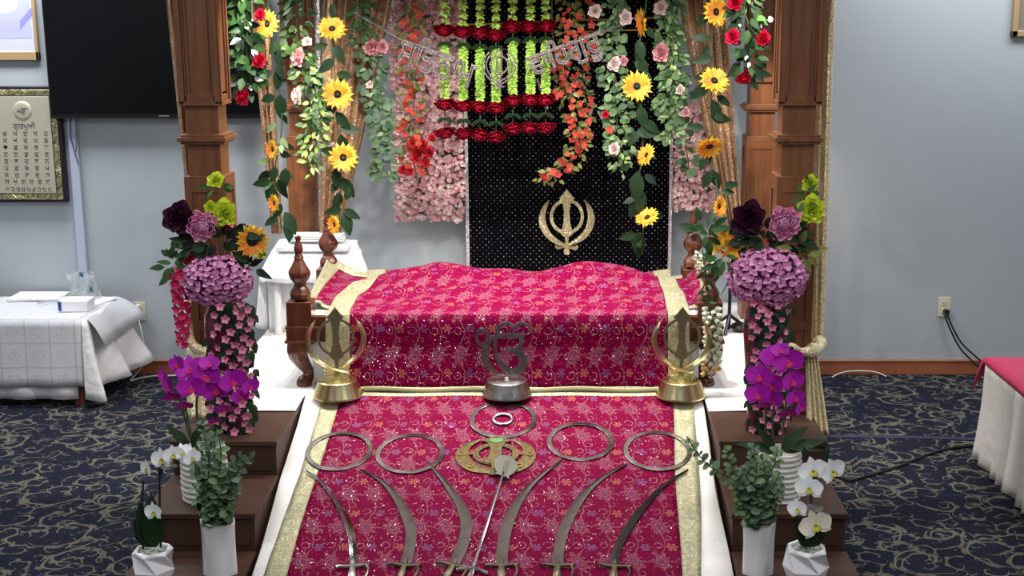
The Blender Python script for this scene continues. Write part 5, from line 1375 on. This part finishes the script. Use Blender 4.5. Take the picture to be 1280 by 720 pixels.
q_ = cr(pts, 12); b.grid([[p+V((0, dy, 0)) for p in q_] for dy in (-.02, .02)]); tag(b.build('floor_tape', 'purple_tape', solid=.003), 'straight strip of purple tape stuck across the carpet at the right', 'tape')

# ---------------------------------------------------------------- right table with pink top
QX0, QX1, QY0, QY1, QZ = 2.045, 2.85, 4.3, 6.03, .50
lowtable('low table under the pink cover and white skirt at the right edge', QX0+.02, QX1, QY0+.02, QY1-.02, QZ)
pc = thing('table_cover', 'crimson pink cover over a gathered white skirt on the low table at the right edge', 'tablecloth', (QX0, 5.2, 0))
P = []
for i in range(31):
    y = QY1+.015-(QY1-QY0)*i/30
    P.append([V((QX0-.012, y, QZ-.018))]+[V((QX0-.010+(QX1-QX0)*j/12, y, QZ+.004+.0012*sin(i+j))) for j in range(13)])
P = [[p+V((0, .012, -.09)) if k > 0 else p+V((-.045, .01, -.14)) for k, p in enumerate(P[0])]]+[[p+V((0, .01, 0)) if k > 0 else p+V((-.03, .0, -.07)) for k, p in enumerate(P[0])]]+P
MB().grid(P).build('pink_top', 'pink_cover', pc, solid=.004, sharp=180)
P = []; n = 260
for i in range(10):
    t = i/9; row = []
    for j in range(n+1):
        u = j/n; y = QY1-.01-(QY1-QY0)*u
        f = .5+.5*sin(u*95+1.8*sin(u*31)); am = .004+.045*max(0, t-.4)
        row.append(V((QX0-.006-am*f-.012*t, y, QZ-.004-(QZ-.016)*t)))
    P.append(row)
back = [[V((QX0+(QX1-QX0)*j/30, QY1+.004+.012*sin(j*1.9)*(i/9), QZ-.004-(QZ-.016)*i/9)) for j in range(30, 0, -1)] for i in range(10)]
MB().grid([b_+p for b_, p in zip(back, P)]).build('white_skirt', 'skirt_white', pc, solid=.003, sharp=180)

# ---------------------------------------------------------------- white draped stand behind the cot at the left
sx0, sx1 = A(350, 300, 6.92).x, A(446, 300, 6.92).x
fx0, fx1 = A(325, 343, 6.66).x, A(461, 343, 6.66).x
zt, zf = A(400, 301, 6.92).z, A(400, 343, 6.66).z
st = thing('side_stand', 'small white stand hidden under white cloth behind the left end of the cot', 'table', ((sx0+sx1)/2, 6.8, .455))
MB().box(sx0+.01, sx1-.02, 6.76, 6.97, zt-.03, zt-.006).build('stand_top', 'white_plastic', st, bevel=.004)
for x in (A(346, 380, 6.68).x, A(394, 380, 6.68).x, sx1+.0):
    for y in (6.70, 6.94): MB().tube([(x, y, .4555), (x, y, zt-.05 if y > 6.9 else zf-.02)], .022, 12).build('leg', 'white_plastic', st)
b = MB()
top = cr([V((sx0, 6.97, zt)), V(((sx0+sx1)/2, 6.97, zt+.004)), V((sx1, 6.97, zt-.006))], 31)
rid = cr([V((sx0-.005, 6.90, zt)), V(((sx0+sx1)/2, 6.90, zt+.003)), V((sx1+.005, 6.90, zt-.008))], 31)
frn = cr([V((fx0, 6.66, zf)), V((fx0+.15, 6.655, zf+.004)), V(((fx0+fx1)/2, 6.66, zf)), V((fx1, 6.66, zf))], 31)
mid = [a_.lerp(c_, .5)+V((0, -.01, .012)) for a_, c_ in zip(rid, frn)]
hem = [p+V((.004*sin(k*.7), -.006, -.045+.006*sin(k*.5))) for k, p in enumerate(frn)]
sc_ = thing('draped_cloth', 'white cloth thrown over the small stand behind the left end of the cot', 'cloth', (sx0, 6.8, .46))
b.grid(net([top, rid, mid, frn, hem], 31, 25)).build('top_cloth', 'white_cotton', sc_, solid=.003, sharp=180)
l0 = [V((sx0-.004, 6.97, zt)), V((sx0-.008, 6.90, zt-.002)), V(((sx0+fx0)/2, 6.78, (zt+zf)/2)), V((fx0, 6.662, zf))]
P = []
for i in range(9):
    t = i/8; P.append(cr([p.lerp(V((p.x-.035-.015*sin(k*2.2), p.y+.01*sin(k*3), .462 if k != 3 else .50)), t) for k, p in enumerate(l0)], 24))
MB().grid(P).build('side_fall', 'white_cotton', sc_, solid=.003, sharp=180)
P = [[V((fx0+.02+(fx1-fx0-.05)*j/60, 6.73+.012*sin(j*.8)*(i/8), zf-.01-(zf-.47)*i/8)) for j in range(61)] for i in range(9)]
MB().grid(P).build('lower_cloth', 'white_cotton', sc_, solid=.003, sharp=180)
a0, a1 = A(361, 298, 6.9).x, A(431, 298, 6.9).x
fc = MB()
for k in range(3): fc.box(a0+.006*k, a1-.004*k, 6.84, 6.96, zt+.008+.012*k, zt+.0185+.012*k)
tag(fc.build('folded_cloth', 'white_cotton', bevel=.005), 'flat folded white cloth lying on the draped stand at the left rear post', 'cloth')

# thin black pole stand by the right end of the cot
p = AZ(911, 414, .455); ps = thing('pole_stand', 'thin black pole on a low dark foot behind the right end of the cot', 'stand', p)
MB().tube([p+V((0, 0, .01)), p+V((0, 0, .34)), p+V((.0, 0, .60))], .0095, 10).build('pole', 'black_plastic', ps)
MB().ball(p+V((.055, -.01, .028)), .05, 12, sz=.5).build('foot', 'black_plastic', ps)
for a in (.2, 2.3, 4.4): MB().tube([p+V((0, 0, .09)), p+V((.11*cos(a), .11*sin(a), .008))], .009, 8).build('leg', 'black_plastic', ps)
MB().tube([p+V((0, 0, .30)), p+V((-.03, 0, .23)), p+V((-.05, -.01, .20))], .003, 6).tube([p+V((0, 0, .30)), p+V((.0, 0, .34))], .003, 6).build('wire', 'black_plastic', ps)

# ---------------------------------------------------------------- on the wall
a, c = A(52, 0, 7.44), A(330, 148, 7.44)
tv = thing('television', 'large flat black television on the wall behind the left front pillar', 'television', ((a.x+c.x)/2, 7.46, c.z))
zt2 = c.z+.735
MB().box(a.x, c.x, 7.43, 7.50, c.z, zt2).build('housing', 'black_plastic', tv, bevel=.006)
MB().box(a.x+.010, c.x-.010, 7.4275, 7.4295, c.z+.030, zt2-.012).build('screen', 'screen_black', tv)
MB().box(a.x+.3, c.x-.3, 7.50, YB-.002, c.z+.15, zt2-.15).build('wall_bracket', 'black_plastic', tv)
lp = A(205, 144, 7.428)
MB().box(lp.x-.03, lp.x+.03, 7.4285, 7.4299, c.z+.012, c.z+.018).build('maker_mark', 'grey_print', tv)

YQ = 7.47
a, c = A(-27, 108, YQ), A(84, 253, YQ)
w_, h_ = c.x-a.x, a.z-c.z
wp = thing('engraved_plate', 'gold rimmed metal plate engraved with rows of letters below the television at the left', 'plaque', ((a.x+c.x)/2, YQ, c.z))
MB().box(a.x, c.x, YQ, YB-.002, c.z, a.z).build('dark_frame', 'dark_frame', wp, bevel=.004)
MB().box(a.x+.018, c.x-.018, YQ-.005, YQ-.0005, c.z+.018, a.z-.018).build('gold_rim', 'plate_rim', wp, bevel=.003)
MB().box(a.x+.055, c.x-.055, YQ-.0075, YQ-.0055, c.z+.055, a.z-.055).build('face_plate', 'plate_metal', wp, bevel=.001)
MB().box(a.x+.050, c.x-.050, YQ-.0062, YQ-.0052, c.z+.050, a.z-.050).build('inner_line', 'ink', wp)
yF = YQ-.0085
m_ = A(28, 138.5, yF)
MB().lathe([(0, .004), (.035, .006), (.050, .004), (.055, 0)], 32, flat_up(V((m_.x, yF+.001, m_.z)))).build('medallion', 'plate_metal', wp)
ink = MB()
def put(txt, px, py, wpx, hpx):
    p = A(px, py, yF); t_ = text_mesh(txt, None, flat_up(V((p.x, yF, p.z))), wpx*pxm(7.46, 1.5), depth=.0, height=hpx*pxm(7.46, 1.5)); b0 = len(ink.v)
    ink.v += t_.v; ink.f += [tuple(i+b0 for i in f) for f in t_.f]; ink.m += t_.m
p = A(28, 139, yF-.007); t_ = text_mesh('ੴ', None, flat_up(V((p.x, yF-.0065, p.z))), 14*pxm(7.46, 1.5)); t_.build('medallion_symbol', 'ink', wp, smooth=False)
put('ਗੁਰਮੁਖੀ', 30, 157.5, 28, 10)
RW = ['ੳਅੲਸਹ', 'ਕਖਗਘਙ', 'ਚਛਜਝਞ', 'ਟਠਡਢਣ', 'ਤਥਦਧਨ', 'ਪਫਬਭਮ', 'ਯਰਲਵੜ']
for i, rw_ in enumerate(RW):
    for j, ch in enumerate(rw_): put(ch, 6+12.8*j+.4*i, 167.5+8.6*i, 5.4, 5.6)
for j, ch in enumerate(('ਸ਼', 'ਖ਼', 'ਗ਼', 'ਜ਼', 'ਫ਼', 'ਲ਼')): put(ch, 9+10.2*j, 228, 5.4, 6.4)
for j, ch in enumerate('੧੨੩੪੫੬੭੮੯'): put(ch, 9.5+6.6*j, 237, 4.6, 5.6)
ink.build('engraved_letters', 'ink', wp, smooth=False)

YA = 7.49
a, c = A(-130, 0, YA), A(49, 75.5, YA); zt3 = 2.42
pt = thing('framed_picture', 'framed pale lavender picture hanging at the left above the engraved plate', 'picture', ((a.x+c.x)/2, YA, c.z))
fw = .05
MB().box(a.x, c.x, YA, YB-.001, c.z, c.z+fw).box(a.x, c.x, YA, YB-.001, zt3-fw, zt3).box(a.x, a.x+fw, YA, YB-.001, c.z, zt3).box(c.x-.02, c.x, YA, YB-.001, c.z, zt3).build('frame', 'gilt_frame', pt, bevel=.004)
MB().box(a.x+.02, c.x-.01, YA+.008, YA+.014, c.z+.03, zt3-.03).build('print', 'art_white', pt)
ya = YA+.0072
def artbox(px0, px1, py0, py1, m, nm, d=.0004):
    l, r_ = A(px0, py0, ya), A(px1, py1, ya); MB().box(l.x, r_.x, ya-d, ya, r_.z, l.z).build(nm, m, pt)
artbox(-40, 40, -20, 48, 'art_pale', 'painted_wash')
artbox(-40, 25, 26, 38, 'art_lav', 'painted_block', .0008)
pA = [A(x, y, ya) for x, y in ((25, 38), (40, 20), (40, 8), (25, 26))]
MB().add([p+V((0, -.0008, 0)) for p in pA]+[p+V((0, -.0002, 0)) for p in pA], [(0, 1, 2, 3), (7, 6, 5, 4), (0, 4, 5, 1), (1, 5, 6, 2), (2, 6, 7, 3), (3, 7, 4, 0)]).build('painted_block', 'art_blue', pt, smooth=False)
pm = A(5, 5, ya); MB().lathe([(0, .0016), (.06, .0014), (.075, .0008), (.078, 0)], 28, flat_up(V((pm.x, ya, pm.z))) @ M.Diagonal((1, .8, 1, 1))).build('painted_oval', 'art_white', pt)

a, c = A(1268, 0, YA), A(1360, 46, YA)
p2 = thing('framed_picture', 'grey brown framed picture cut off at the upper right corner', 'picture', ((a.x+c.x)/2, YA, c.z))
MB().box(a.x, c.x, YA, YB-.001, c.z, c.z+.035).box(a.x, a.x+.035, YA, YB-.001, c.z, 2.4).box(c.x-.035, c.x, YA, YB-.001, c.z, 2.4).box(a.x, c.x, YA, YB-.001, 2.365, 2.4).build('frame', 'gilt_frame', p2, bevel=.004)
MB().box(a.x+.02, c.x-.02, YA+.01, YA+.016, c.z+.02, 2.38).build('print', 'art_brown', p2)
# ---------------------------------------------------------------- light, camera, colour management
def area(name, loc, rot, sx, sy, power, col):
    l = bpy.data.lights.new(name, 'AREA'); l.shape = 'RECTANGLE'; l.size = sx; l.size_y = sy; l.energy = power; l.color = col
    o = bpy.data.objects.new(name, l); o.location = loc; o.rotation_euler = rot; COL.objects.link(o); return o
for (x, y) in ((-3.0, 1.6), (0, 1.6), (3.0, 1.6), (-3.0, 4.2), (3.0, 4.2), (0, 3.4)):
    area('ceiling_panel_light', (x, y, ZC-.02), (0, 0, 0), 1.2, .6, 30, (.96, .98, 1.0))
for (x, y) in ((-3.5, 6.85), (-2.5, 6.85), (2.1, 6.85), (3.1, 6.85)):
    area('ceiling_panel_light', (x, y, ZC-.02), (0, 0, 0), .9, .5, 38 if x < 0 else 24, (.95, .98, 1.0))
def spot(name, loc, tgt, power, ang, col, r=.03, blend=.5):
    l = bpy.data.lights.new(name, 'SPOT'); l.energy = power; l.spot_size = radians(ang); l.spot_blend = blend; l.color = col; l.shadow_soft_size = r
    o = bpy.data.objects.new(name, l); o.location = loc; COL.objects.link(o)
    o.rotation_euler = (V(tgt)-V(loc)).to_track_quat('-Z', 'Y').to_euler(); return o
WARM = (1.0, .95, .88)
for x in (-1.15, -.7, -.25, .2, .65):
    spot('canopy_spot_lamp', (x, YPF+.12, 2.47), (x*.9-.03, 6.2, .9), 54, 118, WARM, .04, .6)
for (x, y, t, pw) in ((xb0+.16, 5.95, (xb0, 7.05, 1.5), 120), (xb1-.16, 5.95, (xb1, 7.05, 1.5), 120), (-.1, 6.7, (xf0, 5.46, 1.5), 70), (-.4, 6.7, (xf1, 5.46, 1.5), 70)):
    spot('canopy_spot_lamp', (x, y, 2.47), t, pw, 30, (1.0, .84, .64), .04, .8)
for x in (-.95, -.25, .45):
    spot('canopy_spot_lamp', (x, 5.72, 2.47), (x, 6.02, .8), 95, 66, WARM, .04, .7)
W = bpy.data.worlds.new('world'); SC.world = W; W.use_nodes = True
W.node_tree.nodes['Background'].inputs[0].default_value = (.6, .65, .7, 1); W.node_tree.nodes['Background'].inputs[1].default_value = .1
cam = bpy.data.cameras.new('camera'); co = bpy.data.objects.new('camera', cam); COL.objects.link(co)
co.location = (0, 0, H); co.rotation_euler = (pi/2-PITCH, 0, 0)
cam.sensor_width = 36; cam.lens = 36*FPX/1280; cam.shift_x = -(CX-640)/1280; cam.clip_end = 50
SC.camera = co
vs = SC.view_settings; SC.display_settings.display_device = 'sRGB'
vs.view_transform = 'Standard'; vs.look = 'None'; vs.gamma = 1; vs.exposure = 0; vs.use_curve_mapping = False
